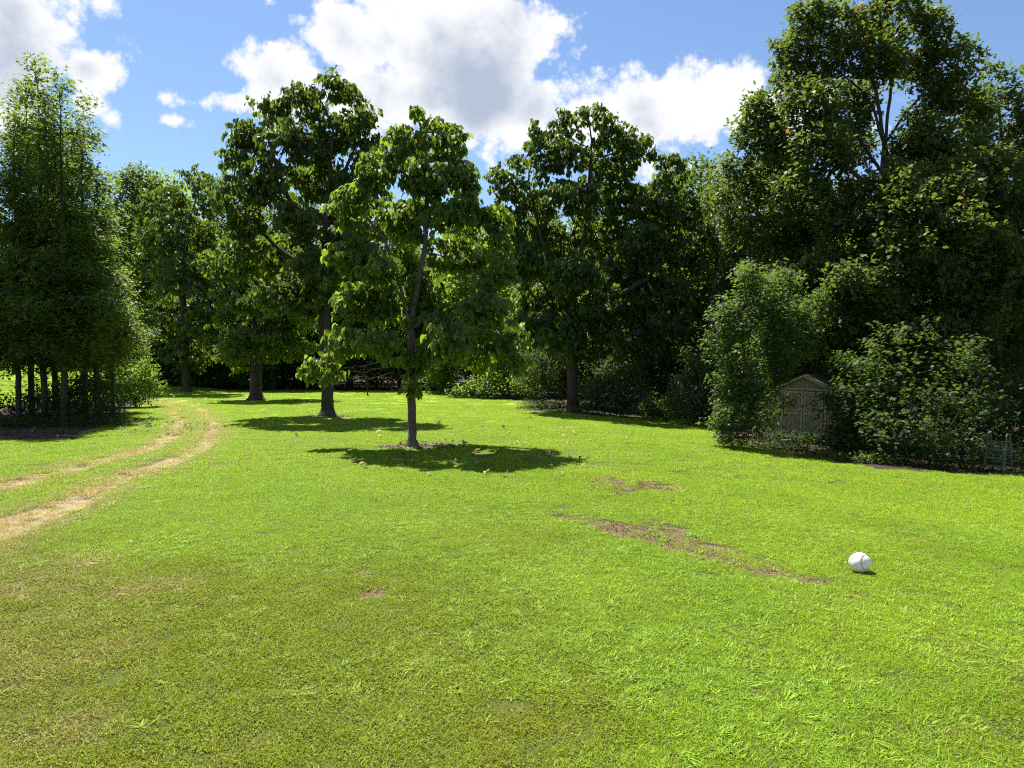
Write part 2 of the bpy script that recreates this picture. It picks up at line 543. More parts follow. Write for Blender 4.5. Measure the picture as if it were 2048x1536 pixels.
# ------------------------------------------------------------------ instanced grass (stuff)
def blade_mesh(name, n, rad, lmin, lmax, w, lean, mat, seed, seg=2, curl=.6):
    r = np.random.default_rng(seed)
    V, T, Q = [], [], []
    for i in range(n):
        rr = rad * math.sqrt(r.random()); a = r.random() * 6.283
        bx, by = rr * math.cos(a), rr * math.sin(a)
        L = lmin + (lmax - lmin) * r.random(); ww = w * (.7 + .6 * r.random())
        d = r.random() * 6.283; dx, dy = math.cos(d), math.sin(d)
        ln = lean * (.3 + r.random())
        o = len(V)
        for s in range(seg + 1):
            t = s / seg
            out = L * (ln * t + curl * t * t * ln)
            up = L * (t - .35 * ln * t * t)
            hw = ww * .5 * (1 - t * t * .95)
            px, py = bx + dx * out, by + dy * out
            if s < seg:
                V += [(px - dy * hw, py + dx * hw, up), (px + dy * hw, py - dx * hw, up)]
            else:
                V.append((px, py, up))
        for s in range(seg - 1):
            Q.append((o + 2 * s, o + 2 * s + 1, o + 2 * s + 3, o + 2 * s + 2))
        T.append((o + 2 * seg - 2, o + 2 * seg - 1, o + 2 * seg))
    return mesh_np(name, V, tris=T, quads=Q if Q else None, mat=mat)


def disc_mesh(name, n, rad, s0, s1, h, mat, seed):
    """low mossy ground leaves: little tilted diamonds"""
    r = np.random.default_rng(seed)
    V, Q = [], []
    for i in range(n):
        rr = rad * math.sqrt(r.random()); a = r.random() * 6.283
        c = Vector((rr * math.cos(a), rr * math.sin(a), h * r.random()))
        e = Euler((r.normal(0, .55), r.normal(0, .55), r.random() * 6.283)).to_matrix()
        s = s0 + (s1 - s0) * r.random()
        o = len(V)
        for v in ((0, -s, 0), (s * .45, 0, s * .12), (0, s, 0), (-s * .45, 0, s * .12)):
            V.append(tuple(c + e @ Vector(v)))
        Q.append((o, o + 1, o + 2, o + 3))
    return mesh_np(name, V, quads=Q, mat=mat)


def scatter(name, variants, pts, rotz, scl, idx_, extra, label, cat, tilt=None):
    """one object that carries points; geometry nodes put a plant on each"""
    col = bpy.data.collections.new(name + '_variants')
    for i, me in enumerate(variants):
        col.objects.link(bpy.data.objects.new('%s_variant_%02d' % (name, i), me))
    me = bpy.data.meshes.new(name)
    n = len(pts)
    me.vertices.add(n)
    me.vertices.foreach_set('co', np.asarray(pts, np.float32).ravel())
    a = me.attributes.new('rot', 'FLOAT_VECTOR', 'POINT')
    rv = np.zeros((n, 3), np.float32); rv[:, 2] = rotz
    if tilt is not None: rv[:, :2] = tilt
    a.data.foreach_set('vector', rv.ravel())
    attr(me, 'scl', scl)
    a = me.attributes.new('idx', 'INT', 'POINT'); a.data.foreach_set('value', np.asarray(idx_, np.int32))
    for k, v in extra.items():
        attr(me, k, v)
    o = link(name, me)
    ng = bpy.data.node_groups.new(name + '_scatter', 'GeometryNodeTree')
    ng.interface.new_socket('Geometry', in_out='INPUT', socket_type='NodeSocketGeometry')
    ng.interface.new_socket('Geometry', in_out='OUTPUT', socket_type='NodeSocketGeometry')
    nd = ng.nodes.new
    gi, go = nd('NodeGroupInput'), nd('NodeGroupOutput')
    ci = nd('GeometryNodeCollectionInfo'); ci.inputs['Collection'].default_value = col
    ci.inputs['Separate Children'].default_value = True; ci.inputs['Reset Children'].default_value = True
    ip = nd('GeometryNodeInstanceOnPoints'); ip.inputs['Pick Instance'].default_value = True
    def na(nm, t):
        x = nd('GeometryNodeInputNamedAttribute'); x.data_type = t; x.inputs['Name'].default_value = nm
        return x.outputs['Attribute']
    e2r = nd('FunctionNodeEulerToRotation')
    L = ng.links.new
    L(gi.outputs[0], ip.inputs['Points']); L(ci.outputs[0], ip.inputs['Instance'])
    L(na('idx', 'INT'), ip.inputs['Instance Index'])
    L(na('rot', 'FLOAT_VECTOR'), e2r.inputs[0]); L(e2r.outputs[0], ip.inputs['Rotation'])
    L(na('scl', 'FLOAT'), ip.inputs['Scale'])
    L(ip.outputs[0], go.inputs[0])
    md = o.modifiers.new('scatter', 'NODES'); md.node_group = ng
    tag(o, label, cat, None, 'stuff')
    return o


def field_points(r, dmin, dmax, per_m2, margin=1.25):
    """random ground points in the wedge of lawn in front of the camera, with a margin to the sides"""
    w = 0.75 * margin * dmax + 2.0
    n = int(per_m2 * 2 * w * (dmax - dmin))
    x = r.uniform(-w, w, n); y = r.uniform(dmin, dmax, n)
    k = np.abs(x) < 0.75 * margin * y + 2.0
    return x[k], y[k]


def lay_grass():
    r = np.random.default_rng(3)
    # near turf
    v_turf = [blade_mesh('turf', 150, .13, .014, .036, .0050, 1.0, M['grass'], 50 + i) for i in range(5)]
    v_crab = [blade_mesh('crab', 15, .055, .022, .060, .0100, 1.25, M['crab'], 70 + i, 3, .8) for i in range(5)]
    v_moss = [disc_mesh('moss', 170, .12, .005, .011, .026, M['moss_leaf'], 90 + i) for i in range(3)]
    v_mid = [blade_mesh('mid', 480, .36, .026, .055, .009, 1.0, M['grass'], 110 + i, 2) for i in range(5)]
    P, RZ, S, I, DRY, MO = [], [], [], [], [], []

    def add(x, y, keep, sc0, sc1, i0, n, mk_, zoff=0.0):
        x, y = x[keep], y[keep]
        k = len(x)
        P.append(np.stack([x, y, hz(x, y) - 0.004 + zoff], 1)); RZ.append(r.random(k) * 6.283)
        S.append(r.uniform(sc0, sc1, k)); I.append(r.integers(i0, i0 + n, k))
        DRY.append(np.clip(np.maximum(mk_['dry'][keep], smooth(mk_['track'][keep], .2, .8) * (r.random(k) < .75)) + smooth(mk_['soil'][keep], .3, .7) * .5 * (r.random(k) < .5), 0, 1)); MO.append(mk_['moss'][keep])
    v_clod = [disc_mesh('clod', 50, .11, .006, .014, .012, M['clod'], 130 + i) for i in range(3)]
    v_weed = [blade_mesh('weed', 9, .02, .018, .040, .012, 1.45, M['crab'], 150 + i, 3, .7) for i in range(4)]
    order = v_turf + v_crab + v_moss + v_mid + v_clod + v_weed
    n_t, n_c, n_m = 5, 5, 3

    def prob(mk_, x, y):
        nn = vnoise(x, y, 9.0, 21)
        bare = np.maximum(smooth(mk_['soil'] + (nn - .5) * .8, .04, .55) * .93, smooth(mk_['track'] + (nn - .5) * .4, .08, .6) * .86)
        return np.clip(1 - np.maximum(bare, smooth(mk_['litter'], .2, .7)), 0, 1)
    x, y = field_points(r, 2.6, 16.5, 92)
    m_ = masks(x, y); pr = prob(m_, x, y) * (1 - .35 * m_['moss'])
    add(x, y, r.random(len(x)) < pr, .75, 1.35, 0, n_t, m_)
    x, y = field_points(r, 2.6, 13, 55)
    m_ = masks(x, y); pr = prob(m_, x, y) * np.clip(m_['moss'] * 1.2, 0, 1)
    add(x, y, r.random(len(x)) < pr, .8, 1.4, n_t + n_c, n_m, m_)
    x, y = field_points(r, 2.6, 16, 150)
    m_ = masks(x, y); n4 = vnoise(x, y, 1.3, 9); n5 = vnoise(x, y, .45, 11)
    pr = prob(m_, x, y) * np.clip(smooth(n4 * .75 + n5 * .45 + .28 * smooth(x, -2.5, 2), .58, .88) + .03, 0, 1) * (1 - .4 * m_['moss']) * (1 - .5 * smooth(y, 8, 16))
    add(x, y, r.random(len(x)) < pr, .55, 1.15, n_t, n_c, m_)
    # middle distance and far lawn
    x, y = field_points(r, 13, 45, 6.5, 1.15)
    m_ = masks(x, y); pr = prob(m_, x, y)
    add(x, y, r.random(len(x)) < pr, .8, 1.25, n_t + n_c + n_m, 5, m_)
    x, y = field_points(r, 42, 84, 1.6, 1.0)
    m_ = masks(x, y); pr = prob(m_, x, y)
    add(x, y, r.random(len(x)) < pr, 1.3, 1.9, n_t + n_c + n_m, 5, m_)
    x, y = field_points(r, 2.6, 24, 45)
    m_ = masks(x, y); pr = smooth(m_['soil'], .2, .6)
    add(x, y, r.random(len(x)) < pr, .7, 1.5, n_t + n_c + n_m + 5, 3, m_)
    x, y = field_points(r, 2.6, 13, 26)
    m_ = masks(x, y); pr = prob(m_, x, y) * smooth(vnoise(x, y, 1.1, 41), .5, .8) * .9 + .02
    add(x, y, r.random(len(x)) < pr, .6, 1.25, n_t + n_c + n_m + 8, 4, m_)
    # longer tufts beside the wheel track
    rr = []
    for pl, side in ((R_RUT, 1), (L_RUT, 1)):
        pl = np.asarray(pl)
        for i in range(2, len(pl) - 1):
            ln = np.linalg.norm(pl[i + 1] - pl[i]); k = int(ln * 14)
            t = r.random(k)[:, None]
            q_ = pl[i] * (1 - t) + pl[i + 1] * t
            q_ = q_ + r.normal(0, .75, (k, 2))
            rr.append(q_)
    rr = np.concatenate(rr)
    m_ = masks(rr[:, 0], rr[:, 1]); pr = prob(m_, rr[:, 0], rr[:, 1])
    add(rr[:, 0], rr[:, 1], r.random(len(rr)) < pr, 1.1, 2.0, n_t, n_c, m_)
    scatter('lawn_grass', order, np.concatenate(P), np.concatenate(RZ), np.concatenate(S), np.concatenate(I),
            dict(dry=np.concatenate(DRY), moss=np.concatenate(MO)), 'short bright green grass covering the whole lawn', 'grass')


lay_grass()

# ------------------------------------------------------------------ trees: skeleton, bark, leaves
def unit(v):
    return v / np.maximum(np.linalg.norm(v, axis=-1, keepdims=True), 1e-9)


def colonize(r, A, polys, step, kill, iters=140, up=.08, jit=.12):
    """space colonisation from given trunk / limb polylines (each starts on the one before it)"""
    pos, par = [], []
    for pl in polys:
        pl = np.asarray(pl, float)
        last = -1
        if pos:
            last = int(np.argmin(np.linalg.norm(np.array(pos) - pl[0], axis=1)))
        else:
            pos.append(pl[0]); par.append(-1); last = 0
        for i in range(len(pl) - 1):
            n = max(1, int(round(np.linalg.norm(pl[i + 1] - pl[i]) / step)))
            for k in range(1, n + 1):
                p = pl[i] + (pl[i + 1] - pl[i]) * k / n
                if k < n or i < len(pl) - 2:
                    p = p + r.normal(0, step * .035, 3) * np.array([1, 1, .3])
                pos.append(p); par.append(last); last = len(pos) - 1
    pos = np.array(pos); par = list(par)
    first_free = next((i for i in range(len(pos)) if pos[i][2] > 1.6), 0)
    D = np.linalg.norm(A[:, None] - pos[None, first_free:], axis=2)
    near = D.argmin(1) + first_free; dist = D.min(1)
    lastdir = {}
    alive = np.ones(len(A), bool)
    for it in range(iters):
        a = np.nonzero(alive)[0]
        if len(a) == 0: break
        v = unit(A[a] - pos[near[a]])
        u, inv = np.unique(near[a], return_inverse=True)
        s = np.zeros((len(u), 3)); np.add.at(s, inv, v)
        d = unit(unit(s) + np.array([0, 0, up]) + r.normal(0, jit, (len(u), 3)))
        keep = []
        for i, nn in enumerate(u):
            c = lastdir.get(nn, 0)
            if c < 3:
                keep.append(i); lastdir[nn] = c + 1
            else:
                alive[(near == nn) & alive] = False
        if not keep: continue
        new = pos[u[keep]] + d[keep] * step
        o = len(pos)
        pos = np.concatenate([pos, new]); par += list(u[keep])
        a = np.nonzero(alive)[0]
        if len(a) == 0: break
        D = np.linalg.norm(A[a][:, None] - new[None], axis=2)
        m = D.argmin(1); dm = D[np.arange(len(a)), m]
        k = dm < dist[a]
        near[a[k]] = m[k] + o; dist[a[k]] = dm[k]
        alive[dist < kill] = False
    return pos, np.array(par)


def sample_lobes(r, lobes, n, shell=.35):
    L = np.asarray(lobes, float)
    w = (L[:, 3] * L[:, 4] * L[:, 5]) ** .6
    k = r.choice(len(L), n, p=w / w.sum())
    d = unit(r.normal(size=(n, 3)))
    rad = r.random(n) ** shell
    return L[k, :3] + d * L[k, 3:6] * rad[:, None]


def tubes(pos, par, rad, rmin, base_flare=0.0, skip_trunk=False, only_trunk=False, ncount=None):
    n = len(pos)
    kids = [[] for _ in range(n)]
    for i in range(1, n):
        if par[i] >= 0: kids[par[i]].append(i)
    V, Q = [], []
    nv = 0
    main = [max(k, key=lambda j: ncount[j]) if k else -1 for k in kids]
    starts = [0] + [j for i in range(n) for j in kids[i] if j != main[i]]
    for si, s in enumerate(starts):
        if si == 0 and skip_trunk: continue
        if si > 0 and only_trunk: break
        chain = [s]
        while main[chain[-1]] >= 0: chain.append(main[chain[-1]])
        R = [rad[c] for c in chain]
        P = [pos[c] for c in chain]
        if s != 0:
            P = [pos[par[s]]] + P; R = [R[0]] + R
        k = [i for i, x in enumerate(R) if x >= rmin]
        if len(k) < 2: continue
        P = np.array(P)[k]; R = np.array(R)[k]
        if s == 0 and base_flare:
            P = np.vstack([P[:1] - [0, 0, .25], P[:1] + [0, 0, .02], P[:1] + [0, 0, .18], P[:1] + [0, 0, .45], P[1:]])
            R = np.concatenate([[R[0] * (1 + base_flare * 1.3), R[0] * (1 + base_flare), R[0] * (1 + base_flare * .45), R[0] * (1 + base_flare * .12)], R[1:]])
            o = np.argsort(P[:, 2] + (np.arange(len(P)) > 8) * 1e3)
            P, R = P[o], R[o]
        sides = 12 if (s == 0 and only_trunk) else (6 if R[0] > .05 else 4)
        T = unit(np.gradient(P, axis=0))
        ref = np.array([0.37, 0.93, .05])
        U = unit(np.cross(T, ref)); W = np.cross(T, U)
        a = np.arange(sides) * 2 * np.pi / sides
        ring = P[:, None] + R[:, None, None] * (np.cos(a)[None, :, None] * U[:, None] + np.sin(a)[None, :, None] * W[:, None])
        if s == 0 and only_trunk:
            lump = 1 + .10 * np.sin(a * 3 + 1.0)[None, :] * np.linspace(1, .3, len(P))[:, None]
            ring = P[:, None] + (ring - P[:, None]) * lump[..., None]
        m = len(P)
        V.append(ring.reshape(-1, 3))
        i0 = np.arange(m - 1)[:, None] * sides + np.arange(sides)[None]
        i1 = np.arange(m - 1)[:, None] * sides + (np.arange(sides)[None] + 1) % sides
        Q.append((np.stack([i0, i1, i1 + sides, i0 + sides], -1) + nv).reshape(-1, 4))
        nv += m * sides
    if not V: return None
    return np.concatenate(V), np.concatenate(Q)


def heart():
    V = [(0, 0, 0), (0, .45, -.03), (0, 1.0, -.20), (.27, -.10, .10), (.42, .18, .13), (.32, .58, .07), (-.27, -.10, .10), (-.42, .18, .13), (-.32, .58, .07)]
    Fc = [(0, 3, 4), (0, 4, 1), (4, 5, 1), (1, 5, 2), (0, 7, 6), (0, 1, 7), (7, 1, 8), (1, 2, 8)]
    return np.array(V, float), Fc


def star():
    V = [(0, .30, .04), (0, 0, 0), (.40, .22, -.05), (.17, .50, .02), (.46, .72, -.07), (.11, .66, .02), (0, 1.05, -.10), (-.11, .66, .02), (-.46, .72, -.07), (-.17, .50, .02), (-.40, .22, -.05)]
    Fc = [(0, 1, 2), (0, 2, 3), (3, 4, 5), (0, 3, 9), (3, 5, 7), (3, 7, 9), (5, 6, 7), (7, 8, 9), (0, 9, 10), (0, 10, 1)]
    return np.array(V, float), Fc


def star_small():
    V = [(0, 0, 0), (.46, .35, -.05), (.12, .42, .05), (0, 1.0, -.10), (-.12, .42, .05), (-.46, .35, -.05)]
    return np.array(V, float), [(0, 1, 2), (0, 2, 4), (2, 3, 4), (0, 4, 5)]


def oakleaf():
    V = [(0, 0, 0), (.34, .40, .04), (.14, .55, .01), (.36, .82, -.02), (0, 1.0, -.08), (-.36, .82, -.02), (-.14, .55, .01), (-.34, .40, .04)]
    return np.array(V, float), [(0, 1, 2), (0, 2, 6), (0, 6, 7), (2, 3, 4), (2, 4, 6), (4, 5, 6)]


def oakleaf_fine():
    V = [(0, 0, 0), (.12, .25, .02), (.30, .42, .03), (.15, .52, .02), (.36, .78, -.02), (.10, .80, 0), (0, 1.0, -.08), (-.10, .80, 0), (-.36, .78, -.02), (-.15, .52, .02), (-.30, .42, .03), (-.12, .25, .02)]
    Fc = [(0, 1, 11), (1, 2, 3), (1, 3, 9), (1, 9, 11), (9, 10, 11), (3, 4, 5), (3, 5, 7), (3, 7, 9), (7, 8, 9), (5, 6, 7)]
    return np.array(V, float), Fc


def oval():
    V = [(0, 0, 0), (.26, .38, .05), (0, 1.0, -.10), (-.26, .38, .05), (0, .42, -.02)]
    Fc = [(0, 1, 4), (1, 2, 4), (2, 3, 4), (3, 0, 4)]
    return np.array(V, float), Fc


def kite():
    V = [(0, 0, 0), (.34, .45, .06), (0, 1.0, -.08), (-.34, .45, .06)]
    return np.array(V, float), [(0, 1, 2), (0, 2, 3)]


def frames(axis_, nrm):
    y = unit(axis_)
    x = unit(np.cross(y, nrm))
    z = np.cross(x, y)
    return np.stack([x, y, z], -1)          # columns


def leaves_mesh(name, tpl, pos, Rm, size, mat):
    V0, F0 = tpl
    n = len(pos)
    V = np.einsum('nij,vj->nvi', Rm, V0) * size[:, None, None] + pos[:, None]
    Fq = (np.array(F0)[None] + (np.arange(n) * len(V0))[:, None, None]).reshape(-1, 3)
    return mesh_np(name, V.reshape(-1, 3), tris=Fq, mat=mat)


def leaf_transforms(r, pos, par, nodes, per, style, size, spread, centre):
    """leaves around twig nodes; style sets how they hang"""
    k = np.repeat(nodes, per)
    n = len(k)
    bd = unit(pos[k] - pos[np.maximum(par[k], 0)] + 1e-6)
    az = r.random(n) * 2 * np.pi
    outw = np.stack([np.cos(az), np.sin(az), np.zeros(n)], 1)
    rad = unit((pos[k] - centre) * np.array([1, 1, .6]))
    outw = unit(outw * 1.0 + rad * np.array([1, 1, 0]) * .55 + bd * .4)
    if style == 'droop':
        el = np.radians(r.normal(-58, 20, n))
        org = pos[k] + r.normal(0, spread, (n, 3)) + outw * size * .55 + np.array([0, 0, .25]) * size
    elif style == 'flat':
        el = np.radians(r.normal(-18, 22, n))
        org = pos[k] + r.normal(0, spread, (n, 3)) + outw * size * .4
    else:
        el = np.radians(r.normal(-8, 40, n))
        org = pos[k] + r.normal(0, spread, (n, 3))
    h = unit(outw * np.array([1, 1, 0]) + 1e-6)
    ax = h * np.cos(el)[:, None] + np.array([0, 0, 1]) * np.sin(el)[:, None]
    nrm = h * np.cos(el + np.pi / 2)[:, None] + np.array([0, 0, 1]) * np.sin(el + np.pi / 2)[:, None]
    nrm = nrm + r.normal(0, .42, (n, 3))
    return org, frames(ax, nrm), size * r.uniform(.55, 1.2, n)


TREE_CACHE = {}


def tree(name, label, cat, base, lobes, polys, leaf, lmat, lsize, per, trunk_r, step, n_attr, bark='bark', group=None, style='droop',
         spread=.12, seed=1, tip=.011, rmin=.012, near_len=3, single=0, kill=1.5, shell=.4, flare=.75, up=.08, sub=4, sublen=1.1, twigs=0):
    """a tree from its crown masses: grown skeleton, swept bark, leaves on the twigs"""
    r = np.random.default_rng(seed)
    base = np.asarray(base, float)
    lobes = [(l[0] - base[0], l[1] - base[1], l[2] - base[2], l[3], l[4], l[5]) for l in lobes]
    polys = [np.asarray(p, float) - base for p in polys]
    A = sample_lobes(r, lobes, n_attr, shell)
    A = A[A[:, 2] > .25]
    pos, par = colonize(r, A, polys, step, step * kill, up=up)
    n = len(pos)
    tips = np.zeros(n); kidn = np.zeros(n, int)
    for i in range(1, n): kidn[par[i]] += 1
    tips[kidn == 0] = 1
    dtip = np.zeros(n)
    dt = np.full(n, 999.0); dt[kidn == 0] = 0
    for i in range(n - 1, 0, -1):
        tips[par[i]] += tips[i]; dt[par[i]] = min(dt[par[i]], dt[i] + 1)
    kk = math.log(trunk_r / tip) / math.log(max(tips[0], 2))
    rad = tip * np.maximum(tips, 1) ** kk
    root = link(name, None, None, base)
    root.empty_display_size = .5
    tag(root, label, cat, group)
    tb = tubes(pos, par, rad, rmin, flare, only_trunk=True, ncount=tips)
    link('trunk', mesh_np(name + '_trunk', tb[0], quads=tb[1], mat=M[bark], smooth_shade=True), root)
    tb = tubes(pos, par, rad, rmin, 0, skip_trunk=True, ncount=tips)
    if tb: link('branches', mesh_np(name + '_branches', tb[0], quads=tb[1], mat=M[bark], smooth_shade=True), root)
    if leaf is not None:
        nodes = np.nonzero((tips <= near_len) & (pos[:, 2] > .2) & (np.arange(n) > 0))[0]
        L = np.asarray(lobes)
        cen = L[:, :3].mean(0)
        # fine twigs that carry the leaves
        k = np.repeat(nodes, sub)
        sl = sublen * step if sublen else step
        bd = unit(pos[k] - pos[np.maximum(par[k], 0)] + 1e-6)
        td = unit(unit(r.normal(size=(len(k), 3))) * np.array([1, 1, .75]) + bd * .5 + np.array([0, 0, .18]))
        ends = pos[k] + td * sl * r.uniform(.3, 1.25, len(k))[:, None]
        if twigs:
            side = unit(np.cross(td, [.3, .5, .8])) * twigs; side2 = unit(np.cross(td, side)) * twigs
            tv = np.stack([pos[k] + side, pos[k] - side * .5 + side2, pos[k] - side * .5 - side2, ends], 1).reshape(-1, 3)
            t0 = np.arange(len(k))[:, None] * 4
            tt = np.concatenate([t0 + [0, 1, 3], t0 + [1, 2, 3], t0 + [2, 0, 3]])
            link('twigs', mesh_np(name + '_twigs', tv, tris=tt, mat=M[bark]), root)['kind'] = 'stuff'
        org, Rm, sz = leaf_transforms(r, np.concatenate([pos, ends]), np.concatenate([par, k]), n + np.arange(len(k)), per, style, lsize, spread, cen)
        ok = org[:, 2] > .15
        org, Rm, sz = org[ok], Rm[ok], sz[ok]
        if single:
            # the leaves that face the viewer most openly are pieces of their own
            d = org[:, 1] - (np.abs(org[:, 0]) * .15)
            sel = np.zeros(len(org), bool)
            cell = np.floor(org[:, [0, 2]] / .28).astype(int)
            best = {}
            for i in np.argsort(d):
                c = tuple(cell[i])
                if c not in best: best[c] = i
            ids = sorted(best.values(), key=lambda i: -sz[i])[:single]
            sel[ids] = True
            me1 = mesh_np('broad_leaf', leaf[0], tris=leaf[1], mat=M[lmat])
            for i in ids:
                o = link('leaf', me1, root)
                m4 = np.eye(4); m4[:3, :3] = Rm[i] * sz[i]; m4[:3, 3] = org[i]
                o.matrix_local = Matrix(m4.tolist())
            org, Rm, sz = org[~sel], Rm[~sel], sz[~sel]
        cr = link('crown', leaves_mesh(name + '_crown', leaf, org, Rm, sz, M[lmat]), root)
        cr['kind'] = 'stuff'
    return root


def dup(root, loc, rotz, scale, label=None, group=None, mat=None):
    c = root.copy(); C.objects.link(c)
    c.location = loc; c.rotation_euler = (0, 0, rotz); c.scale = scale if hasattr(scale, '__len__') else (scale,) * 3
    if label: c['label'] = label
    if group: c['group'] = group
    for ch in list(root.children):
        d = ch.copy(); C.objects.link(d); d.parent = c
        if mat and d.name.startswith('crown'):
            d.material_slots[0].link = 'OBJECT'; d.material_slots[0].material = M[mat]
    return c


def px_lobes(d, L, grow=1.12):
    """crown masses given as photograph offsets, turned into real sizes at the tree's own distance"""
    out = []
    for l in L:
        px, py, rx, ry = l[:4]
        dy = l[4] if len(l) > 4 else 0.0
        dd = d + dy
        ryw = l[5] if len(l) > 5 else (rx + ry) * .5 / F * dd
        c = at(px, py, dd)
        out.append((c[0], c[1], c[2], grow * rx / F * dd, grow * ryw, grow * ry / F * dd))
    return out


def px_poly(d, pts):
    return [at(p[0], p[1], d + (p[2] if len(p) > 2 else 0)) for p in pts]


def base_at(px, py):
    g = gpt(px, py)
    return np.array((g[0], g[1], float(hz(g[0], g[1]))))


HEART, STAR, STAR3, OAK, OVAL, KITE = heart(), star(), star_small(), oakleaf(), oval(), kite()

# nearest broad-leaved tree, alone on the lawn
bA = base_at(825, 895); dA = bA[1]
lobA = px_lobes(dA, [(838, 245, 15, 26, 0, .25), (808, 300, 34, 34, 0, .6), (896, 300, 34, 40, .3, .6), (752, 345, 34, 38, -.5, .6), (930, 372, 24, 34, .2, .5),
    (845, 365, 44, 30, -.8, .7), (712, 425, 42, 34, 0, .7), (800, 450, 38, 30, .9, .7), (905, 430, 48, 34, -.6, .7), (985, 460, 34, 38, .2, .7),
    (700, 520, 32, 36, -.3, .8), (765, 545, 34, 28, -1, .7), (935, 525, 42, 36, .9, .8), (1000, 540, 28, 34, -.5, .7), (722, 610, 46, 36, .5, .9),
    (840, 590, 40, 32, 1.2, .7), (960, 620, 50, 36, -.8, .9), (1010, 690, 36, 36, .2, .8), (695, 690, 36, 30, -.4, .8), (648, 745, 30, 24, .2, .5),
    (755, 690, 44, 28, -1.2, .8), (895, 690, 44, 32, -1.4, .8), (870, 650, 50, 32, 1.5, .8), (945, 715, 40, 22, 0.8, .7), (1043, 735, 16, 18, 0, .35),
    (828, 730, 20, 30, -.3, .3), (822, 782, 15, 12, -.1, .2), (618, 760, 14, 12, .2, .3), (668, 720, 24, 20, .1, .4), (668, 415, 18, 14, 0, .3)], 1.0)
polA = [[bA] + px_poly(dA, [(823, 800), (822, 720), (824, 640), (838, 560), (852, 490), (856, 420), (848, 340), (840, 268)]),
        px_poly(dA, [(820, 650), (800, 570, -.2), (770, 480, -.3), (730, 430, -.2)]),
        px_poly(dA, [(820, 660), (880, 620, -.6), (950, 600, -.8), (1000, 640, -.4)]),
        px_poly(dA, [(822, 730), (760, 700, -.3), (690, 705, -.2), (650, 740, .1)])]
tree('broadleaf_tree', 'young tree with large drooping heart-shaped leaves, nearest on the lawn', 'tree', bA, lobA, polA, HEART, 'catalpa', .195, 10, .125, .26, 1500,
     bark='bark_pale', style='droop', spread=.05, seed=11, near_len=3, single=300, kill=1.3, flare=.7, sub=4, twigs=.006)

bB = base_at(655, 832); dB = bB[1]
lobB = px_lobes(dB, [(675, 190, 28, 28), (612, 205, 32, 28), (552, 235, 34, 30), (503, 290, 36, 34), (722, 240, 26, 32), (735, 305, 28, 36), (472, 338, 28, 26),
    (580, 290, 50, 40, -1.5), (660, 275, 50, 44, 1), (462, 395, 26, 28), (530, 370, 52, 38, -1.5), (640, 370, 52, 42, 2), (735, 385, 36, 42), (500, 450, 40, 34),
    (600, 445, 48, 34, -2.2), (700, 455, 42, 36, 2), (560, 520, 52, 34, 2), (640, 545, 50, 34, -2.2), (490, 520, 38, 34, .5), (590, 600, 60, 36, -1), (690, 560, 40, 42, 1), (720, 500, 36, 36, -1)], 1.03)
polB = [[bB] + px_poly(dB, [(655, 760), (648, 640), (650, 540), (655, 420), (664, 320), (670, 262)]),
        px_poly(dB, [(650, 540), (610, 470, -.5), (580, 400, -1), (545, 300, -.6)]),
        px_poly(dB, [(650, 560), (560, 500, .6), (500, 440, .6), (475, 370, .2)]),
        px_poly(dB, [(655, 430), (690, 350, .8), (720, 270, .4)])]
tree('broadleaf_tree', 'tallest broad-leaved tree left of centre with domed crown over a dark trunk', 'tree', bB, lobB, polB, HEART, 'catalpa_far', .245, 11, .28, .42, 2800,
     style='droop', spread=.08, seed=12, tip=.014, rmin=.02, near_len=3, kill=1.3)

bC = base_at(512, 800); dC = bC[1]
lobC = px_lobes(dC, [(472, 525, 40, 36), (455, 585, 26, 32), (540, 545, 50, 34, 1), (520, 605, 56, 34, -2), (462, 640, 28, 34), (560, 650, 50, 34, 1), (500, 690, 50, 28, -2),
    (470, 705, 26, 32), (580, 700, 44, 26, 1), (600, 620, 44, 36, 0), (430, 540, 22, 24)])
polC = [[bC] + px_poly(dC, [(512, 740), (510, 650), (515, 560)]), px_poly(dC, [(510, 680), (470, 640), (455, 590)]), px_poly(dC, [(510, 670), (560, 630), (590, 610)])]
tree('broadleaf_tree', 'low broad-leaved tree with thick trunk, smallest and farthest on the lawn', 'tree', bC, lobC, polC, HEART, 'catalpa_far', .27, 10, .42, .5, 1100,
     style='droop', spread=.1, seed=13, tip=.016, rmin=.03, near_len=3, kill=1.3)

bC2 = base_at(372, 784); dC2 = 66.0
bC2 = np.array((at(372, 784, dC2)[0], dC2, float(hz(at(372, 784, dC2)[0], dC2))))
lobC2 = px_lobes(dC2, [(400, 372, 26, 26), (350, 402, 36, 32), (308, 425, 30, 30), (420, 405, 28, 32), (330, 480, 40, 36, -2), (400, 470, 46, 36, 2), (300, 520, 26, 34),
    (360, 560, 52, 40, -2), (425, 555, 36, 36), (340, 640, 44, 40, 1), (410, 650, 44, 36, -2), (370, 705, 52, 28, 0)])
polC2 = [[bC2] + px_poly(dC2, [(372, 700), (365, 560), (385, 430)]), px_poly(dC2, [(366, 580), (320, 480), (308, 430)])]
tree('broadleaf_tree', 'dark broad-leaved tree at the bend where the wheel track vanishes', 'tree', bC2, lobC2, polC2, HEART, 'catalpa_far', .33, 10, .36, .65, 1200,
     style='droop', spread=.12, seed=14, tip=.02, rmin=.035, near_len=3, kill=1.3)

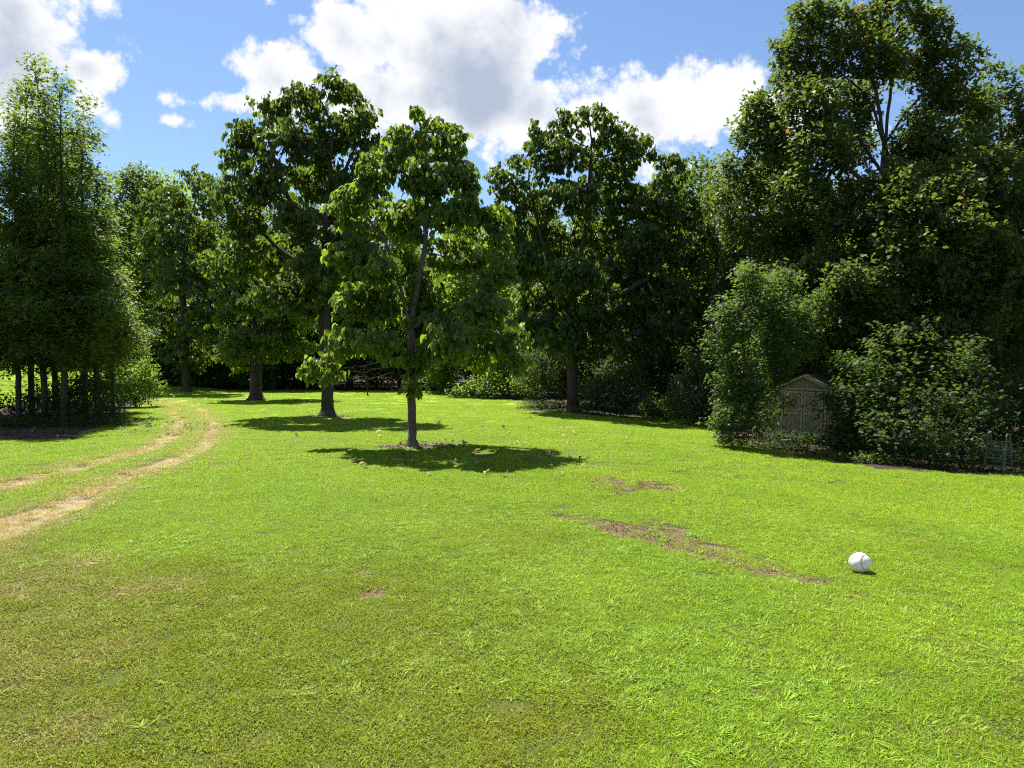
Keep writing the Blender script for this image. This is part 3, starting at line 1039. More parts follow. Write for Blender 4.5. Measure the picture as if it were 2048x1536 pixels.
bD = base_at(1147, 822); dD = bD[1]
lobD = px_lobes(dD, [(1182, 245, 26, 22), (1142, 265, 30, 30), (1218, 272, 30, 26), (1075, 285, 24, 24), (1060, 322, 34, 30), (1130, 322, 44, 34, -1), (1205, 332, 40, 36, 1),
    (1258, 312, 30, 36), (1002, 370, 28, 24), (1060, 392, 42, 30), (1288, 300, 16, 20), (1338, 360, 30, 30), (1352, 412, 22, 32), (1150, 402, 50, 38, -2), (1238, 392, 48, 38, 1.5),
    (1318, 425, 38, 34, -1), (1012, 440, 38, 34, .5), (1090, 472, 44, 30, 1.5), (1200, 485, 52, 34, 2), (1290, 490, 46, 36, -1.5), (1348, 490, 26, 34), (1042, 530, 50, 34, -1),
    (1150, 560, 50, 34, -2.5), (1268, 572, 50, 34, 1), (1330, 560, 32, 38, .5), (1085, 610, 50, 34, 1.5), (1200, 640, 50, 30, -1.5), (1290, 640, 50, 30, 0), (1130, 682, 44, 30, -2), (1350, 600, 36, 36, -1), (1340, 660, 36, 30, -1.5), (1240, 690, 44, 28, -1.5), (1060, 660, 40, 30, -1), (1385, 440, 20, 30), (1300, 700, 40, 26, -1)], 1.08)
polD = [[bD] + px_poly(dD, [(1146, 760), (1140, 660), (1150, 560), (1170, 460), (1179, 360), (1181, 300)]),
        px_poly(dD, [(1142, 640), (1110, 560, -.4), (1080, 470, -.5), (1060, 380, -.3)]),
        px_poly(dD, [(1146, 600), (1220, 520, .8), (1280, 440, .5), (1335, 370, .2)]),
        px_poly(dD, [(1140, 660), (1080, 610, .6), (1020, 530, .4), (1005, 440, .2)]),
        px_poly(dD, [(1144, 620), (1220, 600, -1), (1290, 560, -.8), (1335, 520, -.2)])]
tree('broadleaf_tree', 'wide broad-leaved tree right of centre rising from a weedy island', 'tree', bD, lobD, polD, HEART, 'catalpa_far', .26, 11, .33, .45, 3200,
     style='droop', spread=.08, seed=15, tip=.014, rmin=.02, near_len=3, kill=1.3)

# big oak on the right
dE = 34.5
bE = np.array((at(1790, 870, dE)[0], dE, float(hz(at(1790, 870, dE)[0], dE))))
lobE = px_lobes(dE, [(1792, 20, 40, 26), (1742, 28, 22, 22), (1845, 52, 36, 34), (1622, 48, 44, 32), (1690, 65, 44, 34), (1582, 112, 28, 38), (1640, 132, 52, 42), (1740, 122, 52, 40, -1),
    (1830, 132, 48, 38, 1), (1890, 122, 38, 34), (1928, 112, 20, 20), (1875, 190, 44, 34), (1575, 190, 32, 28), (1620, 212, 52, 36, -2), (1695, 205, 40, 28, 2), (1522, 232, 38, 34),
    (1492, 282, 30, 30), (1560, 290, 52, 34, -1), (1640, 308, 50, 38, -3), (1850, 290, 50, 34, -1), (1925, 222, 42, 42, 1), (1472, 332, 28, 28), (1530, 372, 50, 38, 1),
    (1450, 388, 22, 26), (1600, 402, 50, 38, -3), (1480, 452, 36, 36), (1570, 482, 50, 42, -1), (1680, 435, 50, 36, -4), (1780, 380, 60, 40, -4), (1870, 385, 58, 42, -3), (1950, 335, 50, 50),
    (1960, 432, 58, 50, -2), (1860, 482, 58, 42, -4), (1760, 492, 50, 40, -4), (1660, 532, 50, 36, -4), (1592, 582, 42, 38, -2), (1900, 572, 66, 42, -4), (1780, 585, 50, 34, -3),
    (1990, 532, 50, 50, -2), (1680, 612, 50, 34, -3), (1850, 645, 50, 26, -3), (1880, 400, 54, 40, -5), (1800, 420, 54, 38, -5.5), (1960, 360, 54, 44, -4), (2030, 420, 54, 50, -4.5), (1710, 570, 52, 36, -6.5), (1800, 505, 50, 38, -6.5), (1905, 460, 50, 38, -6.5), (1985, 510, 54, 44, -6), (1765, 620, 46, 32, -6), (1700, 660, 40, 30, -5.5), (1790, 680, 40, 28, -6), (1870, 660, 44, 30, -6.5), (1940, 670, 44, 34, -6), (1640, 640, 36, 30, -5), (1870, 560, 54, 36, -6), (2060, 560, 54, 50, -5), (1950, 600, 50, 36, -5.5), (1700, 650, 60, 40, -3.5), (1960, 620, 60, 50, -3), (2030, 640, 60, 60, -1), (1900, 690, 60, 40, -2), (1990, 720, 60, 50, 0), (1640, 680, 50, 40, -2), (1700, 300, 40, 30, 4), (1830, 360, 60, 40, 4), (1600, 440, 60, 40, 4)])
polE = [[bE] + px_poly(dE, [(1790, 760), (1786, 640), (1772, 480), (1764, 330), (1766, 270), (1778, 150), (1790, 40)]),
        px_poly(dE, [(1764, 300), (1742, 225, .3), (1722, 190, .5), (1660, 140, .6)]),
        px_poly(dE, [(1764, 300), (1752, 220, -.6), (1735, 150, -.8), (1700, 80, -.8)]),
        px_poly(dE, [(1766, 290), (1800, 235, -.4), (1850, 180, -.6), (1880, 130, -.6)]),
        px_poly(dE, [(1764, 330), (1810, 270, .6), (1870, 230, .8), (1925, 215, .9)]),
        px_poly(dE, [(1766, 360), (1700, 260, -.8), (1620, 200, -1.2), (1560, 190, -1)]),
        px_poly(dE, [(1768, 400), (1680, 330, .8), (1580, 290, 1), (1500, 290, .8)]),
        px_poly(dE, [(1774, 480), (1680, 430, -1.5), (1580, 430, -2), (1490, 440, -1)]),
        px_poly(dE, [(1774, 470), (1850, 400, -1.5), (1930, 360, -1.2)]),
        px_poly(dE, [(1780, 560), (1870, 500, -2), (1960, 470, -2)]),
        px_poly(dE, [(1784, 620), (1700, 560, -2), (1620, 560, -2)]),
        px_poly(dE, [(1774, 480), (1800, 450, -3), (1830, 450, -6)]),
        px_poly(dE, [(1776, 500), (1880, 430, -3), (1960, 420, -5)]),
        px_poly(dE, [(1780, 580), (1750, 560, -3), (1720, 570, -6)])]
tree('oak_tree', 'huge dark oak towering over the wooden shed', 'tree', bE, lobE, polE, OAK, 'oak', .245, 11, .46, .42, 6400,
     style='any', spread=.18, seed=21, tip=.011, rmin=.018, near_len=3, kill=1.2, sub=5, twigs=.008)

dF = 43.0
bF = np.array((at(2010, 845, dF)[0], dF, float(hz(at(2010, 845, dF)[0], dF))))
lobF = px_lobes(dF, [(1985, 165, 24, 30), (1962, 245, 34, 36), (2022, 205, 36, 36), (2070, 270, 50, 46), (1992, 325, 50, 50), (2090, 390, 50, 56), (2012, 455, 60, 50), (2110, 530, 60, 60),
    (2000, 600, 60, 50), (2075, 680, 60, 50), (1970, 690, 40, 46), (2150, 330, 50, 60), (2180, 480, 60, 60), (2160, 640, 60, 60)])
polF = [[bF] + px_poly(dF, [(2010, 700), (2015, 500), (2000, 330), (1986, 180)]), px_poly(dF, [(2015, 520), (2080, 400), (2100, 300)])]
oakF = tree('oak_tree', 'leafy tree at the frame edge behind the towering oak', 'tree', bF, lobF, polF, OAK, 'oak', .30, 11, .30, .55, 2400,
     style='any', spread=.28, seed=22, tip=.014, rmin=.03, near_len=3, kill=1.3, sub=5)

# ------------------------------------------------------------------ sweetgum grove on the left
def cone_lobes(h, hw, z0, r, n=12):
    L = []
    for i in range(n):
        t = i / (n - 1)
        z = z0 + (h - z0) * t
        rr = hw * (1 - t) ** .62 * (.75 + .5 * r.random()) + .15
        k = max(2, int(6 * (1 - t)) + 1)
        a0 = r.random() * 6.28
        for j in range(k):
            a = a0 + 6.283 * j / k
            q_ = rr * (.62 if k > 1 else 0) * (.7 + .5 * r.random())
            s = max(.30, rr * r.uniform(.28, .48))
            L.append((math.cos(a) * q_ * 1.12, math.sin(a) * q_ * 1.12, z + r.normal(0, .3), s, s, s * .55))
    L.append((0, 0, h + .25, .14, .14, .45))
    for _ in range(8):                                      # young side leaders that stick out of the cone
        t = r.uniform(.55, .9); a = r.random() * 6.28
        rr = hw * (1 - t) ** .75
        L.append((math.cos(a) * rr * .8, math.sin(a) * rr * .8, z0 + (h - z0) * t + .6, .26, .26, .8))
    return L


def gum(seed, label, px, py, topx, topy, d, hwpx):
    b = np.array((at(px, py, d)[0], d, 0.0)); b[2] = float(hz(b[0], b[1]))
    top = at(topx, topy, d)
    h = top[2] - b[2]
    r = np.random.default_rng(seed)
    lean = (top[0] - b[0])
    L = cone_lobes(h - 1.1, hwpx / F * d, 3.1 + r.random() * .7, r, 15)
    L = [(b[0] + l[0] + lean * l[2] / h, b[1] + l[1], b[2] + l[2], l[3], l[4], l[5]) for l in L]
    pol = [[b, b + [lean * .1, 0, h * .3], b + [lean * .5, 0, h * .65], b + [lean, 0, h * .93]]]
    return tree('sweetgum_tree', label, 'tree', b, L, pol, STAR3, 'gum', .215, 11, .125, .36, 1900, style='flat', spread=.16, seed=seed,
                tip=.010, rmin=.014, near_len=3, kill=1.2, up=.02, flare=.35, sub=5,  group='sweetgum grove beside the track')


G1 = gum(31, 'sweetgum with the highest leafy spire of the left grove', 88, 838, 85, 108, 31, 85)
G2 = gum(32, 'sweetgum with twin pale tips just right of the highest spire', 128, 842, 128, 122, 30, 85)
G3 = gum(33, 'shorter sweetgum at the track end of the left grove', 195, 822, 160, 250, 34, 72)


def gum_dup(src, label, px, topy, d, rot, ref_h, wide=1.0):
    b = np.array((at(px, 800, d)[0], d, 0.0)); b[2] = float(hz(b[0], b[1]))
    h = at(px, topy, d)[2] - b[2]
    s = h / ref_h
    return dup(src, b, rot, (s * wide, s * wide, s), label)


gh = lambda g, t, d: at(0, t, d)[2] - g.location.z
gum_dup(G1, 'sweetgum with bare slim trunk nearest the left picture edge', 36, 195, 31.5, 2.1, gh(G1, 108, 31))
gum_dup(G2, 'sweetgum rising behind the highest spire of the grove', 62, 140, 34, 4.0, gh(G2, 122, 30))
gum_dup(G1, 'sweetgum with narrow top on the open right side of the grove', 168, 190, 32.5, 3.6, gh(G1, 108, 31), 1.05)
gum_dup(G3, 'low sweetgum leaning over the sunny bush by the track', 225, 365, 38, 1.0, gh(G3, 250, 34), .9)
gum_dup(G2, 'sweetgum half cut off by the left picture edge', -45, 230, 32, 1.4, gh(G2, 122, 30), 1.1)
gum_dup(G1, 'sweetgum wholly behind the others of the left grove', 110, 250, 38, 5.0, gh(G1, 108, 31), 1.2)
gum_dup(G2, 'outermost sweetgum beyond the left picture edge', -130, 200, 33, 5.6, gh(G2, 122, 30), 1.1)

# ------------------------------------------------------------------ woodland behind the lawn
def wood_tree(seed, name, label, h, hw, lmat, base, nlobe=16, z0=2.5, tpl=KITE, lsize=.40, per=13, n_attr=1200, tr=.24):
    r = np.random.default_rng(seed)
    L = []
    for i in range(nlobe):
        t = (i + r.random()) / nlobe
        z = z0 + (h - z0) * t
        rr = hw * math.sin(math.pi * (0.18 + .78 * t)) ** .7
        a = r.random() * 6.28; q_ = rr * r.uniform(.3, .85)
        s = hw * r.uniform(.28, .45)
        L.append((base[0] + math.cos(a) * q_, base[1] + math.sin(a) * q_, base[2] + z, s, s, s * .8))
    L.append((base[0], base[1], base[2] + h - hw * .2, hw * .35, hw * .35, hw * .35))
    pol = [[base, base + [0, 0, h * .35], base + [r.normal(0, .4), r.normal(0, .4), h * .7], base + [0, 0, h * .92]]]
    return tree(name, label, 'tree', base, L, pol, tpl, lmat, lsize, per, tr, .8, n_attr, style='any', spread=.38, seed=seed,
                tip=.02, rmin=.035, near_len=3, kill=1.3, sub=6, group='trees of the woodland edge')


def wb(px, d):
    x = at(px, 700, d)[0]
    return np.array((x, d, float(hz(x, d))))


W1 = wood_tree(41, 'woodland_tree', 'dark woodland tree seen between the two left lawn trees', 22, 5.2, 'wood_leaf', wb(470, 82))
W2 = wood_tree(42, 'woodland_tree', 'pale sunlit woodland tree right behind the nearest tree', 15, 4.6, 'wood_light', wb(935, 64), 14, 1.5)
W3 = wood_tree(43, 'woodland_tree', 'slender woodland tree in the gap left of the oak', 17, 3.6, 'wood_leaf', wb(1400, 50), 18, 1.5, lsize=.34, tr=.12)
WH = {id(W1): 22.0, id(W2): 15.0, id(W3): 17.0}


def wd(src, px, d, topy, rot, label, mat=None, wide=1.0):
    b = wb(px, d)
    h = at(px, topy, d)[2] - b[2]
    s = h / WH[id(src)]
    return dup(src, b, rot, (s * wide, s * wide, s), label, None, mat)


wd(W1, 270, 74, 372, 1.1, 'vine-hung woodland tree just right of the sweetgum grove', None)
wd(W3, 320, 78, 372, 2.1, 'loose-crowned woodland tree above the end of the track', 'wood_light', 1.2)
wd(W1, 590, 84, 420, 2.9, 'woodland tree hidden behind the tallest lawn tree', None, 1.1)
wd(W2, 700, 80, 470, .5, 'woodland tree in the gap left of the nearest tree', 'wood_leaf', 1.2)
wd(W1, 800, 84, 470, 4.4, 'deep green woodland tree straight behind the nearest tree', 'wood_light', 1.1)
wd(W2, 1035, 62, 520, 3.3, 'bright woodland tree left of the weedy-island tree', None, 1.0)
wd(W1, 1010, 86, 455, 5.2, 'far woodland tree over the bright bushes', None, 1.1)
wd(W2, 1130, 66, 500, 1.9, 'sunlit woodland tree behind the weedy-island trunk', None, 1.1)
wd(W2, 1240, 60, 470, 4.6, 'yellow-green woodland tree behind the wide lawn tree', None, 1.0)
wd(W1, 1310, 70, 430, .7, 'dark woodland tree behind the right half of the wide lawn tree', 'wood_leaf', 1.0)
wd(W2, 1360, 54, 480, 2.6, 'light woodland tree between the wide lawn tree and the oak', None, .9)
wd(W3, 1440, 56, 395, 4.1, 'woodland tree touching the left edge of the oak', 'wood_leaf', 1.2)
wd(W1, 1560, 58, 330, 3.9, 'woodland tree hidden behind the left limbs of the oak', None, 1.0)
wd(W1, 1900, 60, 330, 2.2, 'woodland tree hidden behind the right limbs of the oak', None, 1.1)
wd(W1, 2120, 52, 300, 1.2, 'woodland tree beyond the right picture edge', None, 1.0)
wd(W2, 545, 74, 560, 1.6, 'low woodland tree behind the thick-trunked lawn tree', 'wood_leaf', 1.3)
wd(W2, 420, 76, 560, 3.0, 'low woodland tree where the lawn ends past the track', 'wood_leaf', 1.3)
wd(W1, -60, 88, 420, .3, 'distant tree beyond the meadow at far left', None, 1.0)
wd(W2, 30, 96, 560, .9, 'distant low tree at the meadow end behind the grove', None, 1.3)
wd(W2, 150, 92, 520, 2.4, 'distant tree behind the sweetgum trunks', 'wood_leaf', 1.3)


wd(W1, 1085, 50, 430, 3.1, 'dark tree close behind the weedy-island trunk on its left', 'wood_leaf', .9)
wd(W1, 1195, 48, 405, 5.1, 'dark tree close behind the weedy-island trunk on its right', 'wood_leaf', .9)
wd(W1, 1325, 47, 400, 0.4, 'dark tree directly behind the low vine mounds', 'wood_leaf', .8)
wd(W1, 1440, 45, 385, 1.7, 'dark tree just left of the vine-draped column', 'wood_leaf', .9)
wd(W1, 880, 72, 540, 2.0, 'dark tree behind the right half of the nearest tree', 'wood_leaf', 1.0)


def woods_mass():
    """the deep wood behind the first trees: a far mass, one object"""
    r = np.random.default_rng(5)
    vs = [[c.data for c in w.children if c.name.startswith('crown')][0] for w in (W1, W2, W3)]
    pts, sc_, ix, rz = [], [], [], []
    for row, (d, hgt) in enumerate([(92, 19), (100, 20), (112, 22)]):
        for px in np.arange(180, 2300, 70):
            p = px + r.normal(0, 18)
            dd = d + r.normal(0, 2.5)
            if p > 1350: dd -= 28
            b = wb(p, dd)
            i = int(r.integers(0, 2))
            pts.append(b); ix.append(i); sc_.append(hgt / (22, 15)[i] * r.uniform(.72, .98)); rz.append(r.random() * 6.28)
    scatter('woods', vs, pts, rz, sc_, ix, {}, 'deep shaded wood filling the back of the garden', 'woods')


woods_mass()

# ------------------------------------------------------------------ bushes and undergrowth
def bush(name, label, d, lobes, leaf, lmat, lsize, per=7, n_attr=260, step=.28, seed=1, style='any', spread=.12, base_px=None, cat='bush', group=None, stems=4, tr=.03, bark='bark', sub=5):
    L = px_lobes(d, lobes)
    cx = np.mean([l[0] for l in L]); cy = np.mean([l[1] for l in L])
    b = np.array((cx, cy, float(hz(cx, cy))))
    r = np.random.default_rng(seed)
    pol = []
    hts = sorted(L, key=lambda l: -l[3])[:stems]
    for i, l in enumerate(hts):
        s = b + [(l[0] - b[0]) * .15, (l[1] - b[1]) * .15, .05] if i else b
        pol.append([b if i == 0 else b + [0, 0, .12], s + [(l[0] - s[0]) * .5, (l[1] - s[1]) * .5, (l[2] - s[2]) * .6], np.array(l[:3])])
    return tree(name, label, cat, b, L, pol, leaf, lmat, lsize, per, tr + .02, step, n_attr, bark=bark, group=group, style=style, spread=spread, seed=seed,
                tip=.006, rmin=.010 if d < 30 else .016, near_len=4, kill=1.25, flare=.2, shell=.45, sub=sub)


# around the shed
bush('shrub', 'tall light green shrub crowding the left side of the shed', 24.6, [(1475, 660, 34, 34), (1510, 610, 34, 34), (1545, 650, 36, 36, .4), (1490, 720, 40, 40), (1540, 715, 34, 34, .3), (1460, 780, 28, 34), (1500, 790, 30, 40, -.4), (1480, 840, 40, 36, -.8), (1445, 845, 20, 26, -.6), (1455, 870, 24, 16, -1), (1590, 690, 36, 30, 1.6), (1560, 730, 20, 16, .2), (1468, 610, 20, 26), (1500, 560, 22, 34, .5), (1535, 590, 24, 30, 1), (1430, 690, 16, 26), (1546, 800, 14, 40, 1.2), (1556, 748, 26, 14, 1.2), (1536, 840, 14, 26, .6), (1580, 640, 40, 40, 2.5), (1612, 690, 34, 22, 3), (1446, 640, 22, 36), (1560, 570, 34, 34, 2.5), (1625, 620, 34, 34, 3.5)],
     STAR3, 'bush', .19, 10, 900, .26, 51, 'flat', .13, stems=5)
bush('shrub', 'leafy shrub leaning over the right half of the shed doors', 24.2, [(1690, 800, 30, 34), (1684, 850, 26, 34, -.3), (1712, 760, 36, 36, .3), (1720, 830, 44, 40, -.5), (1700, 890, 40, 26, -1), (1682, 730, 20, 22, .8), (1750, 880, 34, 28, -1)],
     STAR, 'bush_mid', .17, 8, 520, .26, 52, 'flat', .13, stems=5)
bush('shrub', 'large dark shrub with sunlit tips between shed and ladder', 23.0, [(1775, 770, 30, 30), (1845, 790, 32, 34, .5), (1900, 725, 30, 36, .4), (1830, 815, 44, 36, -.8), (1905, 800, 40, 36, -.2), (1930, 690, 18, 26, .8), (1760, 680, 20, 26, 1.2), (1815, 730, 14, 20, -.4), (1955, 720, 16, 22, 0), (1780, 860, 44, 36, -1), (1860, 880, 50, 34, -1.2), (1940, 850, 40, 40, -.8), (1960, 760, 30, 40, .3), (1740, 710, 20, 34, .6), (1800, 690, 16, 30, .6), (1875, 680, 14, 30, .6), (1985, 800, 26, 36, -.2)],
     STAR, 'bush_mid', .165, 5, 560, .30, 53, 'flat', .10, stems=8, sub=4)
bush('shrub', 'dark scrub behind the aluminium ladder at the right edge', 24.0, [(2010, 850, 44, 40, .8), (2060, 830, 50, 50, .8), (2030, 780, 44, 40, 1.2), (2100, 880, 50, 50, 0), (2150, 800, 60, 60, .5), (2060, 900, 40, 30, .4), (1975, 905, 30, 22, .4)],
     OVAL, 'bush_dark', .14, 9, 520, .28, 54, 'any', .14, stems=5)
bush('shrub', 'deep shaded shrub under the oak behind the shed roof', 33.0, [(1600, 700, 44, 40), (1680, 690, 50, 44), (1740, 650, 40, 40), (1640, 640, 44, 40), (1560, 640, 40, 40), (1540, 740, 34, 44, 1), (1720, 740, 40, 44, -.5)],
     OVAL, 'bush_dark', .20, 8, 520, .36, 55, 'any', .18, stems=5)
bush('vine_thicket', 'dark vine-draped column of leaves beneath the left oak limbs', 38.0, [(1455, 440, 24, 34), (1480, 500, 34, 40), (1500, 560, 40, 44), (1520, 480, 30, 40), (1470, 580, 34, 40), (1530, 600, 36, 44), (1480, 650, 40, 40), (1540, 680, 36, 44), (1450, 700, 34, 40), (1500, 740, 44, 44)],
     OVAL, 'vine', .20, 16, 900, .36, 56, 'droop', .20, cat='vines', stems=4, tr=.12)
bush('vine_thicket', 'rounded vine-covered mound left of the tall light shrub', 34.5, [(1400, 740, 34, 26), (1440, 760, 28, 34, .5), (1375, 780, 30, 30), (1415, 800, 36, 36, -.4), (1450, 820, 26, 26), (1385, 825, 26, 18, -.4)],
     OVAL, 'vine', .17, 11, 420, .3, 57, 'droop', .16, cat='vines', stems=4)
bush('vine_thicket', 'low vine mound beside the weedy-island tree with sunlit crest', 37.5, [(1190, 785, 24, 24), (1225, 790, 34, 30), (1255, 760, 24, 26, .4), (1270, 735, 16, 20, .8), (1260, 805, 30, 24), (1200, 812, 28, 16), (1290, 800, 20, 24)],
     OVAL, 'vine', .17, 11, 340, .3, 58, 'droop', .16, cat='vines', stems=4)
bush('weed_clump', 'light green weeds between the two vine mounds', 35.5, [(1300, 812, 20, 22), (1325, 820, 22, 18), (1345, 815, 18, 22), (1365, 828, 14, 10)],
     OVAL, 'bush', .15, 9, 180, .25, 59, 'any', .12, cat='weeds', stems=5)
bush('shrub', 'bright sunlit brush along the lawn edge behind the nearest tree', 55.0, [(925, 785, 24, 14), (960, 775, 30, 20), (1000, 765, 30, 26), (1030, 775, 24, 24, -1), (985, 788, 36, 14, -1), (1060, 770, 30, 30, .5), (1015, 740, 24, 20, 1)],
     OVAL, 'wood_light', .26, 9, 300, .4, 60, 'any', .2, stems=6)
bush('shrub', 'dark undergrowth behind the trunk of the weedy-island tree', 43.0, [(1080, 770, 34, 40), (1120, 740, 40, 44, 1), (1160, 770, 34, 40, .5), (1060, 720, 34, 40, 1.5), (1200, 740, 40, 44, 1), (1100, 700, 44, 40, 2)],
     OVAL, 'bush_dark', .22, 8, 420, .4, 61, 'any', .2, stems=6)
bush('shrub', 'sunny yellow-green bush where the track leaves the grove', 43.0, [(250, 775, 24, 30), (275, 760, 26, 28), (300, 780, 20, 22), (240, 740, 22, 26, .5), (265, 800, 30, 14, -.5), (290, 735, 18, 22, .5)],
     OVAL, 'wood_light', .20, 10, 340, .32, 62, 'any', .16, stems=6)
bush('shrub', 'shaded undergrowth at the foot of the sweetgum trunks', 30.5, [(80, 835, 36, 18), (130, 828, 34, 20), (180, 820, 36, 24), (220, 815, 24, 24), (150, 850, 44, 14, -1), (205, 840, 30, 16, -.8), (100, 855, 40, 10, -1)],
     OVAL, 'bush_dark', .15, 9, 380, .28, 63, 'any', .14, stems=8)
bush('shrub', 'small-leaved undergrowth behind the sweetgum trunks', 36.0, [(110, 790, 30, 24), (160, 780, 34, 30), (205, 770, 34, 34), (70, 795, 24, 20)],
     OVAL, 'bush', .18, 8, 300, .32, 64, 'any', .16, stems=6)
bush('shrub', 'dark forest-edge brush left of the thick-trunked tree', 74.0, [(330, 745, 34, 28), (390, 750, 40, 26), (450, 745, 40, 30), (350, 700, 44, 36, 2), (430, 690, 44, 36, 2)],
     KITE, 'bush_dark', .38, 8, 340, .6, 65, 'any', .3, stems=5)
bush('shrub', 'dark forest-edge brush between the two left lawn trunks', 78.0, [(540, 750, 40, 26), (600, 745, 40, 30), (560, 700, 44, 36, 2), (620, 700, 44, 36, 2)],
     KITE, 'bush_dark', .38, 8, 300, .6, 66, 'any', .3, stems=5)
bush('shrub', 'dark forest-edge brush right of the tallest lawn tree', 74.0, [(690, 745, 36, 30), (750, 750, 36, 26), (880, 755, 34, 24), (860, 720, 44, 36, 2), (700, 690, 44, 36, 2), (800, 745, 30, 28)],
     KITE, 'bush_dark', .38, 8, 340, .6, 67, 'any', .3, stems=6)
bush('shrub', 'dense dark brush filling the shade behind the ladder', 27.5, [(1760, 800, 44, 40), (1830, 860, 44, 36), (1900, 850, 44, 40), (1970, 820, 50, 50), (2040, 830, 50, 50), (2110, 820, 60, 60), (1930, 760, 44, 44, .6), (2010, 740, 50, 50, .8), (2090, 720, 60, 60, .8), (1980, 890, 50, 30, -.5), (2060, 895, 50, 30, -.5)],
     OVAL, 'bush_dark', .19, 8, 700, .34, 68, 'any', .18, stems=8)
bush('shrub', 'tangled shade brush between the oak trunk and the shed', 30.5, [(1700, 800, 44, 44), (1750, 840, 44, 40), (1680, 860, 34, 34, -.5), (1790, 820, 44, 44), (1740, 760, 44, 40, .5)],
     OVAL, 'bush_dark', .19, 8, 420, .34, 69, 'any', .18, stems=6)
bush('shrub', 'dark brush behind the vine mounds at the lawn edge', 42.0, [(1230, 740, 40, 40), (1300, 750, 40, 44), (1360, 730, 40, 44), (1420, 720, 40, 44), (1330, 690, 44, 44, 1), (1400, 660, 44, 44, 1), (1260, 690, 44, 40, 1), (1310, 800, 40, 30, -1)],
     OVAL, 'bush_dark', .24, 8, 620, .42, 70, 'any', .22, stems=7)
bush('shrub', 'low leafy brush under the left grove beside the meadow', 32.5, [(20, 825, 30, 22), (60, 815, 30, 26), (-30, 820, 40, 30), (110, 810, 34, 28), (150, 800, 34, 34), (190, 800, 34, 34)],
     OVAL, 'bush_dark', .17, 8, 420, .30, 72, 'any', .16, stems=8)
bush('shrub', 'loose tall shrub hanging over the shed ridge', 31.5, [(1640, 690, 40, 34), (1580, 660, 40, 36), (1620, 620, 40, 36), (1680, 640, 40, 40), (1730, 660, 40, 44), (1690, 740, 36, 30), (1560, 600, 36, 34), (1700, 720, 40, 34), (1540, 700, 30, 40)],
     OAK, 'bush', .19, 7, 520, .34, 73, 'flat', .16, stems=5)
bush('vine_thicket', 'creeping vines between the ladder and the large shrub', 22.6, [(1920, 905, 36, 18), (1960, 912, 30, 16), (1870, 915, 40, 16), (1810, 915, 40, 16), (2040, 915, 40, 16), (1985, 922, 26, 10, -.4)],
     OVAL, 'vine', .13, 9, 300, .22, 74, 'any', .10, cat='vines', stems=8)
# bare twigs behind the nearest tree
bT = np.array((at(735, 776, 60)[0], 60, 0.0))
tree('dead_shrub', 'bare brown leafless shrub behind the nearest tree', 'shrub', bT, px_lobes(60, [(720, 745, 40, 24), (760, 735, 34, 26), (690, 755, 30, 18), (780, 755, 20, 18)]),
     [[bT, bT + [0, 0, .5], at(730, 745, 60)]], None, None, 0, 0, .05, .3, 260, bark='twig', seed=71, tip=.009, rmin=.005)


def weeds_at(name, label, px, py, rx, ry, n, hgt, seed, lmat='bush', lsize=.11):
    """upright weeds with leaves on thin stems"""
    r = np.random.default_rng(seed)
    c = gpt(px, py)
    V, T, nv = [], [], 0
    P, Rm, S = [], [], []
    for i in range(n):
        a = r.random() * 6.283; q_ = math.sqrt(r.random())
        x, y = c[0] + math.cos(a) * q_ * rx, c[1] + math.sin(a) * q_ * ry
        z = float(hz(x, y)); h = hgt * r.uniform(.35, 1.1)
        k = max(3, int(h / .06))
        lx, ly = r.normal(0, .12, 2)
        for j in range(k):
            t = (j + .5) / k
            P.append((x + lx * h * t - c[0], y + ly * h * t - c[1], z + h * t))
            az = r.random() * 6.283; el = math.radians(r.normal(10, 25))
            ax = np.array((math.cos(az) * math.cos(el), math.sin(az) * math.cos(el), math.sin(el)))
            Rm.append(frames(ax[None], np.array([[0, 0, 1.0]]) + r.normal(0, .3, (1, 3)))[0])
            S.append(lsize * r.uniform(.5, 1.2))
    me = leaves_mesh(name, OVAL, np.array(P), np.array(Rm), np.array(S), M[lmat])
    o = link(name, me, None, (c[0], c[1], 0))
    tag(o, label, 'weeds', None, 'stuff')
    return o


weeds_at('weeds', 'sparse weeds in the bare ring round the nearest trunk', 850, 893, 1.25, .7, 70, .22, 81, 'bush', .09)
weeds_at('weeds', 'weedy island round the trunk of the wide lawn tree', 1105, 818, 2.2, 1.3, 320, .55, 82, 'bush', .13)
weeds_at('weeds', 'few weeds round the foot of the tallest lawn tree', 660, 832, 1.3, .8, 60, .25, 83, 'bush', .12)
weeds_at('weeds', 'light ground cover along the lawn edge before the shed', 1560, 898, 2.2, .7, 420, .30, 84, 'bush', .12)
weeds_at('weeds', 'shaded weeds filling the gap under the shed', 1585, 885, 1.9, .5, 300, .45, 88, 'bush_dark', .13)
weeds_at('weeds', 'dark weeds at the feet of the sweetgum trunks', 95, 852, 4.5, 1.0, 420, .45, 89, 'bush_dark', .14)
weeds_at('weeds', 'low ground cover at the lawn edge right of the shed', 1690, 922, 1.6, .6, 280, .30, 85, 'bush', .12)
weeds_at('weeds', 'shaded ground cover below the ladder', 1900, 938, 3.2, .55, 380, .32, 86, 'bush_dark', .12)
weeds_at('weeds', 'tufty weeds under the dark forest edge by the lawn end', 600, 780, 18, .8, 260, .5, 87, 'bush_dark', .25)

